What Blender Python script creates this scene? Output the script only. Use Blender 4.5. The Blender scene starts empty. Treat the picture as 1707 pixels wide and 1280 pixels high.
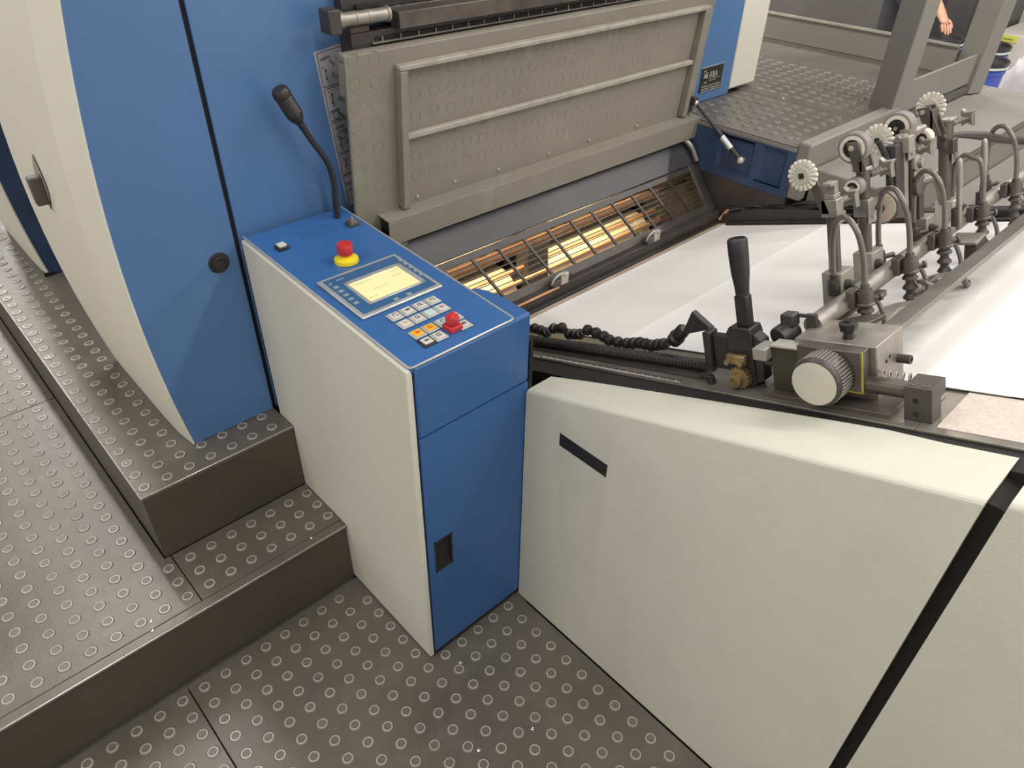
import bpy, bmesh, math, random
from mathutils import Vector, Matrix
random.seed(7)
C = bpy.context.scene.collection
scene = bpy.context.scene
PI = math.pi

# ------------------------------------------------------------------ camera, world, lights, exposure
def cam_basis(p, r, y):
    fwd = Vector((math.sin(y)*math.cos(p), math.cos(y)*math.cos(p), -math.sin(p)))
    right = Vector((math.cos(y), -math.sin(y), 0)); up = right.cross(fwd)
    r2 = math.cos(r)*right + math.sin(r)*up; u2 = -math.sin(r)*right + math.cos(r)*up
    return r2, u2, fwd
CR, CU, CF = cam_basis(0.64932103, 0.02346411, 0.76311673)
CAM = Vector((0, 0, 1.6))
cd = bpy.data.cameras.new('camera'); co = bpy.data.objects.new('camera', cd); C.objects.link(co)
cd.sensor_width = 36; cd.lens = 36*1208.757/1707; cd.clip_start = 0.02
co.matrix_world = Matrix(((CR.x, CU.x, -CF.x, CAM.x), (CR.y, CU.y, -CF.y, CAM.y), (CR.z, CU.z, -CF.z, CAM.z), (0, 0, 0, 1)))
scene.camera = co

def in_view(p, m=40):
    d = Vector(p)-CAM; z = d.dot(CF)
    if z < .05: return 0
    x = 853.5+1208.757*d.dot(CR)/z; y = 640-1208.757*d.dot(CU)/z
    return 1/z if (-m < x < 1707+m and -m < y < 1280+m) else 0

wd = bpy.data.worlds.new('hall_light'); scene.world = wd; wd.use_nodes = True
bg = wd.node_tree.nodes['Background']; bg.inputs[0].default_value = (1, .96, .92, 1); bg.inputs[1].default_value = .10

def area(name, loc, sx, sy, power, col=(1, .965, .915), rot=(0, 0, 0)):
    l = bpy.data.lights.new(name, 'AREA'); l.shape = 'RECTANGLE'; l.size = sx; l.size_y = sy; l.energy = power; l.color = col
    o = bpy.data.objects.new(name, l); C.objects.link(o); o.location = loc; o.rotation_euler = rot
    return o
LZ = 3.15
for x, row in ((.52, ((-5.0, 24), (-.9, 22), (3.6, 48), (8.0, 50))), (2.3, ((-5.0, 30), (-.6, 33), (3.8, 54), (8.2, 44))), (4.8, ((-5.0, 30), (-.6, 66), (3.8, 66))), (-2.2, ((-3.2, 24), (1.2, 52), (5.6, 60)))):
    for y, p in row: area('ceiling_tube_light', (x, y, LZ), .22, 3.0, p)

vs = scene.view_settings
vs.view_transform = 'Standard'; vs.look = 'None'; vs.gamma = 1; vs.use_curve_mapping = False
vs.exposure = 0.82

# ------------------------------------------------------------------ materials
MATS = {}
def mat(name, col, rough=.5, metal=0., var=.0, vscale=6., bump=0., bscale=60., spec=.5, coat=0., emit=None, estr=0., dirt=None, dscale=4., dlo=.55, dhi=.75, alpha=None, trans=0.):
    if name in MATS: return MATS[name]
    m = bpy.data.materials.new(name); m.use_nodes = True; nt = m.node_tree; N = nt.nodes; L = nt.links
    b = N['Principled BSDF']
    b.inputs['Base Color'].default_value = (*col, 1); b.inputs['Roughness'].default_value = rough
    b.inputs['Metallic'].default_value = metal; b.inputs['Specular IOR Level'].default_value = spec
    b.inputs['Coat Weight'].default_value = coat; b.inputs['Coat Roughness'].default_value = .15
    if trans: b.inputs['Transmission Weight'].default_value = trans
    if alpha is not None: b.inputs['Alpha'].default_value = alpha
    if emit: b.inputs['Emission Color'].default_value = (*emit, 1); b.inputs['Emission Strength'].default_value = estr
    tc = N.new('ShaderNodeTexCoord'); ge = N.new('ShaderNodeNewGeometry')
    src = None
    if var:
        n = N.new('ShaderNodeTexNoise'); n.inputs['Scale'].default_value = vscale; n.inputs['Detail'].default_value = 5
        L.new(ge.outputs['Position'], n.inputs['Vector'])
        r = N.new('ShaderNodeValToRGB'); r.color_ramp.elements[0].position = .3; r.color_ramp.elements[1].position = .7
        r.color_ramp.elements[0].color = (*[c*(1-var) for c in col], 1); r.color_ramp.elements[1].color = (*[min(1, c*(1+var)) for c in col], 1)
        L.new(n.outputs['Fac'], r.inputs['Fac']); src = r.outputs['Color']
        rr = N.new('ShaderNodeMapRange'); rr.inputs['To Min'].default_value = max(.02, rough-.10); rr.inputs['To Max'].default_value = min(1, rough+.10)
        L.new(n.outputs['Fac'], rr.inputs['Value']); L.new(rr.outputs['Result'], b.inputs['Roughness'])
    if dirt:
        n2 = N.new('ShaderNodeTexNoise'); n2.inputs['Scale'].default_value = dscale; n2.inputs['Detail'].default_value = 8; n2.inputs['Roughness'].default_value = .65
        L.new(ge.outputs['Position'], n2.inputs['Vector'])
        r2 = N.new('ShaderNodeMapRange'); r2.inputs['From Min'].default_value = dlo; r2.inputs['From Max'].default_value = dhi
        L.new(n2.outputs['Fac'], r2.inputs['Value'])
        mx = N.new('ShaderNodeMix'); mx.data_type = 'RGBA'; L.new(r2.outputs['Result'], mx.inputs['Factor'])
        if src: L.new(src, mx.inputs['A'])
        else: mx.inputs['A'].default_value = (*col, 1)
        mx.inputs['B'].default_value = (*dirt, 1); src = mx.outputs['Result']
    if src: L.new(src, b.inputs['Base Color'])
    if bump:
        n3 = N.new('ShaderNodeTexNoise'); n3.inputs['Scale'].default_value = bscale; n3.inputs['Detail'].default_value = 3
        L.new(ge.outputs['Position'], n3.inputs['Vector'])
        bp = N.new('ShaderNodeBump'); bp.inputs['Strength'].default_value = bump; bp.inputs['Distance'].default_value = .002
        L.new(n3.outputs['Fac'], bp.inputs['Height']); L.new(bp.outputs['Normal'], b.inputs['Normal'])
    MATS[name] = m; return m

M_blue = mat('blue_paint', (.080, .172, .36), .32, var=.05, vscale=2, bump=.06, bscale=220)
M_bluetop = mat('blue_console_paint', (.034, .120, .32), .38, var=.03, vscale=3, bump=.08, bscale=400)
M_bluecons = mat('blue_door_paint', (.034, .112, .300), .40, var=.04, vscale=3, bump=.08, bscale=300)
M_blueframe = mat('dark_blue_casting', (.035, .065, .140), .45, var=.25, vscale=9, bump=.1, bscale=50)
M_white = mat('cream_paint', (.655, .63, .545), .45, var=.03, vscale=2, bump=.10, bscale=420)
M_whitecov = mat('cream_textured_paint', (.60, .585, .495), .5, var=.03, vscale=3, bump=.22, bscale=380, dirt=(.55, .54, .465), dscale=9, dlo=.5, dhi=.8)
M_black = mat('black_gap', (.012, .011, .010), .8)
M_blackpl = mat('black_plastic', (.022, .020, .019), .42, var=.1, vscale=30)
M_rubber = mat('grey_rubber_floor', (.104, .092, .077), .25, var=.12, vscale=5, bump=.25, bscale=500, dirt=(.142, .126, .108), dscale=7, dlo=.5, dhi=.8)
M_riser = mat('brown_riser_shade', (.068, .057, .046), .42, var=.10, vscale=4, bump=.1, bscale=300)  # brown kept darker than the treads, riser shade put into the colour
M_stud = mat('grey_rubber_stud', (.125, .112, .095), .40, var=.10, vscale=12, bump=.15, bscale=400)
M_studrim = mat('worn_stud_rim', (.38, .36, .32), .24, var=.15, vscale=10)
M_studrimd = mat('dusty_stud_rim', (.20, .185, .16), .35, var=.15, vscale=10)
M_trim = mat('aluminium_edge', (.62, .60, .57), .28, metal=.9, var=.1, vscale=15)
M_panel = mat('grey_guard_paint', (.225, .205, .165), .5, var=.06, vscale=4, bump=.06, bscale=200, dirt=(.30, .28, .24), dscale=12, dlo=.58, dhi=.8)
M_rib = mat('grey_rib_paint', (.34, .315, .265), .5, var=.12, vscale=20, dirt=(.2, .18, .15), dscale=18, dlo=.55, dhi=.75)
M_dark = mat('dark_steel', (.060, .052, .049), .42, metal=.2, var=.2, vscale=14)
M_darkw = mat('dark_warm_steel', (.115, .098, .086), .40, metal=.45, var=.25, vscale=22)
M_plate = mat('slate_plate', (.042, .040, .046), .42, metal=.0, var=.18, vscale=7)
M_steel = mat('worn_steel', (.33, .30, .265), .48, metal=.75, var=.2, vscale=25)
M_steelb = mat('light_steel', (.55, .52, .46), .38, metal=.55, var=.12, vscale=20)
M_grey = mat('grey_cabinet_paint', (.225, .208, .185), .48, var=.06, vscale=3, bump=.05, bscale=200)
M_greyd = mat('dark_grey_cabinet', (.095, .088, .083), .5, var=.08, vscale=3)
M_paper = mat('white_paper', (.75, .72, .695), .7, var=.012, vscale=3)
M_bed = mat('brushed_bed_steel', (.30, .275, .235), .34, metal=.65, var=.22, vscale=10)
M_tape = mat('pink_woven_tape', (.58, .50, .44), .6, var=.10, vscale=160)
M_tan = mat('tan_board_edge', (.52, .42, .33), .5, var=.2, vscale=10)
M_copper = mat('copper_roller', (.62, .33, .17), .35, metal=.4, var=.2, vscale=12)
M_cream = mat('cream_blanket', (.80, .70, .50), .5, var=.08, vscale=8)
M_brass = mat('aged_brass', (.27, .20, .10), .42, metal=.6, var=.3, vscale=40)
M_knobface = mat('ivory_cap', (.52, .50, .42), .42, var=.06, vscale=20)
M_red = mat('red_plastic', (.52, .035, .04), .35, var=.06, vscale=40)
M_yellow = mat('yellow_plastic', (.78, .60, .02), .38)
M_screen = mat('lcd_screen', (.80, .72, .36), .3, emit=(1, .92, .50), estr=.10)
M_silver = mat('silver_bezel', (.60, .60, .58), .32, metal=.6, var=.06, vscale=30)
M_bluebez = mat('blue_display_face', (.035, .11, .24), .3)
M_btn = mat('ivory_button', (.62, .60, .55), .35)
M_btnframe = mat('grey_button_frame', (.42, .43, .42), .35)
M_btny = mat('amber_button', (.85, .42, .02), .35)
M_btng = mat('pale_green_button', (.52, .62, .56), .35)
M_ink = mat('black_print', (.02, .02, .02), .6)
M_inkred = mat('red_print', (.45, .06, .02), .6)
M_inkgrey = mat('grey_print', (.25, .24, .20), .6)
M_sticker = mat('grey_sticker', (.36, .35, .37), .42, var=.05, vscale=20)
M_nameplate = mat('dark_nameplate', (.045, .042, .038), .35, metal=.4, var=.2, vscale=60)
M_namepr = mat('silver_lettering', (.42, .40, .36), .4, metal=.3)
M_bristle = mat('cream_bristle', (.66, .61, .52), .7, var=.2, vscale=60)
M_tyre = mat('grey_tyre', (.21, .19, .175), .55, var=.1, vscale=40)
M_hosem = mat('smoke_hose', (.13, .11, .10), .22, spec=.8)
M_bucket = mat('blue_bucket', (.05, .09, .42), .35)
M_lid = mat('black_lid', (.03, .028, .028), .28)
M_film = mat('clear_film', (.78, .74, .76), .15, alpha=.45, spec=.9)
M_card = mat('white_carton', (.66, .62, .55), .6, var=.04, vscale=5)
M_label = mat('yellow_green_label', (.72, .74, .10), .5)
M_skin = mat('skin', (.58, .30, .20), .5, var=.06, vscale=30)
M_cloth = mat('dark_cloth', (.035, .034, .04), .85, var=.15, vscale=30, bump=.3, bscale=300)
M_shirt = mat('black_shirt', (.022, .020, .022), .85, bump=.3, bscale=300)
M_hair = mat('dark_hair', (.02, .015, .012), .6)
M_conc = mat('concrete', (.30, .285, .26), .6, var=.1, vscale=3)
M_wall = mat('hall_wall', (.72, .70, .67), .8, var=.04, vscale=2)
M_chrome = mat('bright_chrome', (.75, .73, .70), .15, metal=1.)
M_stripl = mat('strut_label', (.62, .61, .60), .3, metal=.5, var=.15, vscale=60)
M_green = mat('grey_green_block', (.32, .305, .262), .42, metal=.3, var=.1, vscale=30)
M_lamp = mat('warm_tube', (1, .85, .55), .4, emit=(1, .80, .46), estr=4)

# ------------------------------------------------------------------ mesh helpers
IDT = lambda x, y, z: Vector((x, y, z))
class MB:
    def __init__(s, T=None): s.v = []; s.f = []; s.T = T or IDT
    def pt(s, p): s.v.append(Vector(s.T(*p))); return len(s.v)-1
    def box(s, x0, x1, y0, y1, z0, z1):
        i = [s.pt(p) for p in ((x0, y0, z0), (x1, y0, z0), (x1, y1, z0), (x0, y1, z0), (x0, y0, z1), (x1, y0, z1), (x1, y1, z1), (x0, y1, z1))]
        for q in ((0, 3, 2, 1), (4, 5, 6, 7), (0, 1, 5, 4), (1, 2, 6, 5), (2, 3, 7, 6), (3, 0, 4, 7)): s.f.append([i[k] for k in q])
        return s
    def prism(s, poly, a, b, ax=2):
        def P(p, r):
            l = list(p); l.insert(ax, r); return s.pt(l)
        A = [P(p, a) for p in poly]; B = [P(p, b) for p in poly]; n = len(poly)
        s.f.append(A[::-1]); s.f.append(B)
        for k in range(n): s.f.append([A[k], A[(k+1) % n], B[(k+1) % n], B[k]])
        return s
    def tube(s, pts, r, n=10, closed=False, cap=True):
        pts = [Vector(s.T(*p)) for p in pts]; m = len(pts)
        rs = r if isinstance(r, (list, tuple)) else [r]*m
        rings = []; nrm = None
        for k in range(m):
            a = pts[(k-1) % m] if (closed or k > 0) else pts[k]; b = pts[(k+1) % m] if (closed or k < m-1) else pts[k]
            t = (b-a).normalized()
            if nrm is None:
                nrm = t.cross(Vector((0, 0, 1)) if abs(t.z) < .9 else Vector((1, 0, 0))).normalized()
            else:
                nrm = (nrm-t*nrm.dot(t)).normalized()
            bn = t.cross(nrm); ring = []
            for j in range(n):
                an = 2*PI*j/n; s.v.append(pts[k]+(nrm*math.cos(an)+bn*math.sin(an))*rs[k]); ring.append(len(s.v)-1)
            rings.append(ring)
        for k in range(m if closed else m-1):
            A = rings[k]; B = rings[(k+1) % m]
            for j in range(n): s.f.append([A[j], A[(j+1) % n], B[(j+1) % n], B[j]])
        if cap and not closed: s.f.append(rings[0][::-1]); s.f.append(rings[-1])
        return s
    def hose(s, pts, r, n=10, k=6):
        rs = list(r) if isinstance(r, (list, tuple)) else [r]*len(pts); P = [Vector(p) for p in pts]; out = []; ro = []
        for i in range(len(P)-1):
            a, b, c, d = P[max(i-1, 0)], P[i], P[i+1], P[min(i+2, len(P)-1)]
            for q in range(k):
                t = q/k
                out.append(.5*((2*b)+(c-a)*t+(2*a-5*b+4*c-d)*t*t+(3*b-a-3*c+d)*t**3)); ro.append(rs[i]+(rs[i+1]-rs[i])*t)
        out.append(P[-1]); ro.append(rs[-1]); return s.tube(out, ro, n)
    def cyl(s, p0, p1, r, r1=None, n=18): return s.tube([p0, p1], [r, r if r1 is None else r1], n)
    def lathe(s, p0, axis, prof, n=20):
        a = Vector(s.T(*p0)); q = Vector(s.T(*[p0[i]+axis[i] for i in range(3)])); t = (q-a).normalized()
        nrm = t.cross(Vector((0, 0, 1)) if abs(t.z) < .9 else Vector((1, 0, 0))).normalized(); bn = t.cross(nrm); rings = []
        for r, h in prof:
            ring = []
            for j in range(n):
                an = 2*PI*j/n; s.v.append(a+t*h+(nrm*math.cos(an)+bn*math.sin(an))*max(r, .0002)); ring.append(len(s.v)-1)
            rings.append(ring)
        for A, B in zip(rings, rings[1:]):
            for j in range(n): s.f.append([A[j], A[(j+1) % n], B[(j+1) % n], B[j]])
        s.f.append(rings[0][::-1]); s.f.append(rings[-1]); return s
    def sphere(s, c, r, n=12):
        return s.lathe((c[0], c[1], c[2]-r), (0, 0, 1), [(r*math.sin(PI*k/8), r-r*math.cos(PI*k/8)) for k in range(9)], n)
    def grid(s, rows):
        ids = [[s.pt(p) for p in row] for row in rows]
        for A, B in zip(ids, ids[1:]):
            for j in range(len(A)-1): s.f.append([A[j], A[j+1], B[j+1], B[j]])
        return s
WL = {}
def finish(o, parent, label=None, kind=None):
    w = o.location.copy(); WL[o.name] = w
    if parent is not None: o.parent = parent; o.location = w-WL[parent.name]
    if label: o['label'] = label
    if kind: o['kind'] = kind
    return o
def build(mb, name, m, parent=None, bevel=0., label=None, kind=None, smooth=.65, recalc=True, seg=2):
    me = bpy.data.meshes.new(name)
    lo = Vector([min(p[i] for p in mb.v) for i in range(3)]); hi = Vector([max(p[i] for p in mb.v) for i in range(3)])
    c = (lo+hi)/2; c.z = lo.z
    me.from_pydata([tuple(p-c) for p in mb.v], [], mb.f)
    if recalc:
        bm = bmesh.new(); bm.from_mesh(me); bmesh.ops.recalc_face_normals(bm, faces=bm.faces); bm.to_mesh(me); bm.free()
    me.polygons.foreach_set('use_smooth', [True]*len(me.polygons)); me.set_sharp_from_angle(angle=smooth)
    me.materials.append(m); me.update()
    o = bpy.data.objects.new(name, me); C.objects.link(o); o.location = c
    if bevel:
        b = o.modifiers.new('bevel', 'BEVEL'); b.width = bevel; b.segments = seg; b.limit_method = 'ANGLE'; b.angle_limit = .6; b.use_clamp_overlap = True
    return finish(o, parent, label, kind)
def thing(name, label, cat, loc, group=None, kind=None):
    o = bpy.data.objects.new(name, None); C.objects.link(o); o.location = loc; o.empty_display_size = .05; WL[o.name] = Vector(loc)
    o['label'] = label; o['category'] = cat
    if group: o['group'] = group
    if kind: o['kind'] = kind
    return o
def tag(o, label, cat, group=None):
    o['label'] = label; o['category'] = cat
    if group: o['group'] = group
    return o
def inst(me, name, loc, parent, rot=None):
    o = bpy.data.objects.new(name, me); C.objects.link(o); o.location = loc
    if rot is not None: o.rotation_euler = rot
    return finish(o, parent)

# stud mesh: low disc with a worn raised rim
def stud_mesh(name, r, h, rimmat=None):
    prof = [(r+.0022, 0, 0), (r, h*.75, 0), (r-.0006, h, 1), (r-.0026, h*1.0, 1), (r-.0036, h*.72, 0), (r*.5, h*.68, 0)]
    n = 24; vs_ = []; fs = []; mi = []
    for rr, z, _ in prof:
        for j in range(n): vs_.append((rr*math.cos(2*PI*j/n), rr*math.sin(2*PI*j/n), z))
    for k in range(len(prof)-1):
        for j in range(n):
            fs.append([k*n+j, k*n+(j+1) % n, (k+1)*n+(j+1) % n, (k+1)*n+j]); mi.append(1 if k in (1, 2) else 0)
    fs.append([(len(prof)-1)*n+j for j in range(n)]); mi.append(0)
    me = bpy.data.meshes.new(name); me.from_pydata(vs_, [], fs); me.materials.append(M_stud); me.materials.append(rimmat or M_studrim)
    me.polygons.foreach_set('material_index', mi); me.polygons.foreach_set('use_smooth', [True]*len(fs)); me.set_sharp_from_angle(angle=.5)
    return me
STUD = stud_mesh('stud', .0118, .0022)
STUDD = stud_mesh('stud_dusty', .0122, .0026, M_studrimd)
def studs(pts, parent, me=STUD, maxn=300):
    sc = [(in_view(p), p) for p in pts]
    vis = sorted([s for s in sc if s[0]], key=lambda s: -s[0]); top = vis[:maxn]; rest = [s[1] for s in vis[maxn:]]+[s[1] for s in sc if not s[0]]
    for _, p in top: inst(me, 'stud', p, parent)
    if rest:
        vs_ = []; fs = []; mi = []
        for p in rest:
            b0 = len(vs_); vs_ += [(v.co.x+p[0], v.co.y+p[1], v.co.z+p[2]) for v in me.vertices]
            for f in me.polygons: fs.append([b0+k for k in f.vertices]); mi.append(f.material_index)
        m2 = bpy.data.meshes.new('stud_field'); m2.from_pydata(vs_, [], fs)
        for mm in me.materials: m2.materials.append(mm)
        m2.polygons.foreach_set('material_index', mi)
        o = bpy.data.objects.new('stud_field', m2); C.objects.link(o); o.location = (0, 0, 0); finish(o, parent, kind='stuff')
def gridpts(x0, x1, y0, y1, ox, oy, z, p=.052, keep=None):
    out = []
    i0 = math.ceil((x0-ox)/p); j0 = math.ceil((y0-oy)/p)
    for i in range(i0, int(math.floor((x1-ox)/p))+1):
        for j in range(j0, int(math.floor((y1-oy)/p))+1):
            q = (ox+i*p, oy+j*p, z)
            if keep is None or keep(q[0], q[1]): out.append(q)
    return out
SCREW = None
def screw(p, parent, r=.004):
    global SCREW
    if SCREW is None:
        o = build(MB().lathe((0, 0, 0), (0, 0, 1), [(.0045, 0), (.0042, .0012), (.0025, .0022), (.0008, .0014)], 12), 'screw', M_chrome)
        SCREW = o.data; bpy.data.objects.remove(o)
    return inst(SCREW, 'screw', p, parent)

# board frame: u across the machine, v up the feed board towards the feeder, w off the board
TH = math.atan(.362); BO = Vector((0, .5, .984-.181)); cT, sT = math.cos(TH), math.sin(TH)
def W(u, v, w): return BO+Vector((u, 0, 0))+Vector((0, -cT, sT))*v+Vector((0, sT, cT))*w

# ------------------------------------------------------------------ hall
fl = build(MB().box(-6, 11, -6, 11, -.10, -.02), 'floor', M_conc, kind='structure')
wb = build(MB().box(-6, 11, 11, 11.2, -.1, 5), 'wall_back', M_wall, kind='structure')
build(MB().box(-6, 11, -6.2, -6, -.1, 5), 'wall_front_bounce', M_wall, kind='structure')  # unseen wall behind the camera, added for bounce and fill
build(MB().box(-6.2, -6, -6, 11, -.1, 5), 'wall_left_bounce', M_wall, kind='structure')  # unseen side wall, added for its bounced light
wr = build(MB().box(11, 11.2, -4, 11, -.1, 5), 'wall_right', M_wall, kind='structure')
# rubber floor plates
FS = .093
build(MB().box(-1.7, FS-.0012, -.9, 1.172, -.02, 0), 'floor_plate', M_rubber, fl, .001)
build(MB().box(FS+.0012, .843, -.9, 1.172, -.02, 0), 'floor_plate', M_rubber, fl, .001)
studs(gridpts(-1.6, .82, -.8, 1.15, .435, .622, 0, keep=lambda x, y: not (x > .545 and y > .835) and abs(x-FS) > .014 and not (x > .5 and y > 1.1)), fl, STUD)
for p in ((.605, .790, 0), (.620, .555, 0), (.500, .600, 0)): screw(p, fl)

# ------------------------------------------------------------------ walkway steps
s1 = thing('walkway_step', 'low grey rubber-studded walkway step with bright aluminium nosing, beside the control console', 'step', (-.5, 2.5, 0))
Z1 = .2064; Y1 = 1.174; SX = .1935; SY = 2.199
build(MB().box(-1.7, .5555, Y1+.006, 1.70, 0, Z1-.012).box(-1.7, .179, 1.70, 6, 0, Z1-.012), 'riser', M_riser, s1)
build(MB().box(-1.7, .178, Y1+.0255, SY-.0012, Z1-.012, Z1).box(.178, SX-.0012, Y1+.0255, 1.3705, Z1-.012, Z1), 'tread', M_rubber, s1, .0008)
build(MB().box(-1.7, .178, SY+.0012, 6, Z1-.012, Z1), 'tread', M_rubber, s1, .0008)
build(MB().box(SX+.0012, .5555, Y1+.0255, 1.3705, Z1-.012, Z1), 'tread', M_rubber, s1, .0008)
build(MB().box(-1.7, .5555, Y1+.0015, Y1+.0245, Z1-.012, Z1-.0004), 'tread_border', M_rubber, s1, .0015)
build(MB().box(-1.7, .5555, Y1-.0015, Y1+.0014, Z1-.006, Z1+.0006), 'edge_trim', M_trim, s1, .0014)
studs(gridpts(-1.3, .545, 1.21, 4.6, .0175, 1.231, Z1, .0522, keep=lambda x, y: not (x > .16 and y > 1.36) and abs(x-SX) > .012 and abs(y-SY) > .014), s1)
for p in ((.081, 1.196, Z1), (.088, 1.222, Z1), (.470, 1.196, Z1), (.02, 2.18, Z1), (.02, 2.222, Z1)): screw(p, s1)
s2 = thing('walkway_step', 'upper grey rubber-studded step that the tall blue and cream unit stands on', 'step', (.37, 2.5, Z1))
Z2 = .408
build(MB().box(.1815, .5555, 1.3735, 1.72, Z1, Z2-.012).box(.1815, .62, 1.72, 6, Z1, Z2-.012), 'riser', M_riser, s2)
build(MB().box(.181, .5555, 1.3733, 1.72, Z2-.012, Z2).box(.181, .62, 1.72, 6, Z2-.012, Z2), 'tread', M_rubber, s2, .001)
build(MB().box(.179, .1812, 1.371, 6, Z2-.004, Z2+.0006), 'edge_trim', M_trim, s2, .001)
build(MB().box(.179, .5555, 1.371, 1.3732, Z2-.004, Z2+.0006), 'edge_trim', M_trim, s2, .001)
studs(gridpts(.19, .545, 1.39, 5, .1995, 1.4015, Z2, .0525, keep=lambda x, y: not (y > 1.46 and x > .33)), s2)
for p in ((.199, 1.508, Z2), (.199, 2.085, Z2), (.2, 2.25, Z2)): screw(p, s2)

# ------------------------------------------------------------------ printing units
def xe(z): return .314+.165*(z-.84)**2
def xs(z): return .283+.200*(z-.93)**2
def unit_cover(dy, zt, parent, yb=1.95, n=26):
    mb = MB(); rows = []
    for k in range(n+1):
        z = Z2+.002+(zt-Z2-.002)*k/n
        s = xs(z); e = min(xe(z), xe(z))
        row = [(e+.004, 1.4665+dy, z), (e, 1.4655+dy, z), (e-.002, 1.4658+dy, z)]
        row += [(s+(e-.002-s)*t, 1.4658+dy+.040*(1-t), z) for t in (.66, .33)]
        row += [(s, 1.506+dy, z), (s-.003, 1.53+dy, z), (s-.005, 1.62+dy, z), (s-.005, 1.9+dy, z), (s-.004, yb-.012+dy, z), (s+.002, yb+dy, z), (s+.03, yb+dy, z), (e+.03, yb-.02+dy, z), (e+.03, 1.4665+dy, z)]
        rows.append(row)
    for r in rows: r.append(r[0])
    mb.grid(rows)
    return build(mb, 'side_cover', M_white, parent, smooth=.5)
def left_panel(y, zt, parent, x1, mat_=M_blue, n=26):
    poly = [(xe(Z2+.002+(zt-Z2)*k/n)+.002, Z2+.002+(zt-Z2)*k/n) for k in range(n+1)]
    poly = poly[::-1]+[(x1, Z2+.002), (x1, zt+.002)]
    return build(MB().prism([(a, b) for a, b in poly], y, y+.02, ax=1), 'front_panel', mat_, parent, smooth=.3)
u1 = thing('printing_unit', 'tall blue printing unit with bulging cream side cover, behind the control console', 'machine', (1.4, 1.9, 0))
ZT = 1.95
unit_cover(0, ZT, u1)
left_panel(1.466, ZT, u1, .5525)
build(MB().box(.5635, 2.455, 1.466, 1.486, .86, ZT).box(.5635, .86, 1.466, 1.486, .41, .8605), 'front_panel', M_blue, u1, .0015)
build(MB().box(.553, .563, 1.474, 1.485, .41, ZT), 'seam_strip', M_black, u1)
build(MB().box(.36, 2.44, 1.487, 1.93, 1.02, ZT).box(.36, .84, 1.487, 1.93, .41, 1.02).box(.64, 2.44, 1.80, 1.93, 0, 1.02).box(2.2, 2.44, 1.487, 1.8, 0, 1.02).box(.64, .84, 1.487, 1.8, 0, .41), 'body', M_black, u1)
build(MB().box(2.456, 2.626, 1.466, 2.3, .872, ZT), 'side_cover', M_white, u1, .006)
kb = build(MB().lathe((.509, 1.466, .842), (0, -1, 0), [(.024, -.001), (.023, .002), (.018, .003), (.017, .0085), (.013, .0095), (.012, .006), (.004, .006)], 28), 'lock_knob', M_blackpl, u1)
# latch over a flat grey leaf, the shade of its recess painted on
lat = build(MB().grid([[(xs(z)-.006-.001, 1.700-hw*1.0, z), (xs(z)-.004-.0015, 1.700, z), (xs(z)-.006-.001, 1.700+hw, z)] for z, hw in [(.955+.115*k/14, .034*math.sin(PI*k/14)+.0002) for k in range(15)]]), 'latch_recess_shade', mat('recess_shade_grey', (.30, .285, .25), .5), u1, recalc=False)
mb = MB(); mb.prism([(1.688, .968), (1.712, .968), (1.712, 1.028), (1.688, 1.028)], .254, .285, ax=0); build(mb, 'latch', M_darkw, u1, .004)
# instruction plate with pictograms
ip = build(MB().prism([(.806, 1.228), (.862, 1.236), (.935, 1.236), (.935, .88), (.845, .88), (.840, .89)], 1.4645, 1.4659, ax=1), 'instruction_plate', M_sticker, u1)
def ring(mb, x, z, r, y=1.464, t=.0006): mb.tube([(x+r*math.cos(a*PI/7), y, z+r*math.sin(a*PI/7)) for a in range(14)], t, 4, closed=True)
def bar2(mb, x0, z0, x1, z1, t=.0008, y=1.464): mb.tube([(x0, y, z0), (x1, y, z1)], t, 5)
for k in range(5):
    zt = 1.226-.0735*k; x0 = .812+.0072*k; zb = zt-.070
    mb = MB()
    mb.tube([(x0, 1.4642, zt-.001), (x0+.075, 1.4642, zt+.008), ], .0007, 4); mb.tube([(x0, 1.4642, zt-.001), (x0+.006, 1.4642, zb)], .0007, 4); mb.tube([(x0+.006, 1.4642, zb), (x0+.08, 1.4642, zb+.008)], .0007, 4)
    off = 0 if k % 2 == 0 else -.036
    for q in range(4): ring(mb, x0+.010+.006*q, zt-.014+.0012*q+off, .0024)
    for q in range(3): ring(mb, x0+.030+.004*q, zt-.019-.004*q+off, .0022)
    az = zt-.045 if k % 2 == 0 else zt-.022
    bar2(mb, x0+.016, az+.010, x0+.018, az-.010)
    for s in (-1, 1): bar2(mb, x0+.0145, az-s*.007, x0+.017, az-s*.0105, .0009); bar2(mb, x0+.0195, az-s*.007, x0+.017, az-s*.0105, .0009)
    bar2(mb, x0+.008, az+.014, x0+.012, az+.0145); bar2(mb, x0+.018, az-.0155, x0+.022, az-.015)
    if k in (1, 2): ring(mb, x0+.022, zt-.058 if k == 1 else zt-.030, .009)
    for q in range(3): bar2(mb, x0+.030+.006*q, az-.006-.003*q, x0+.036+.005*q, az+.003-.005*q, .001)
    build(mb, 'pictogram', M_ink, ip)
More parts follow.
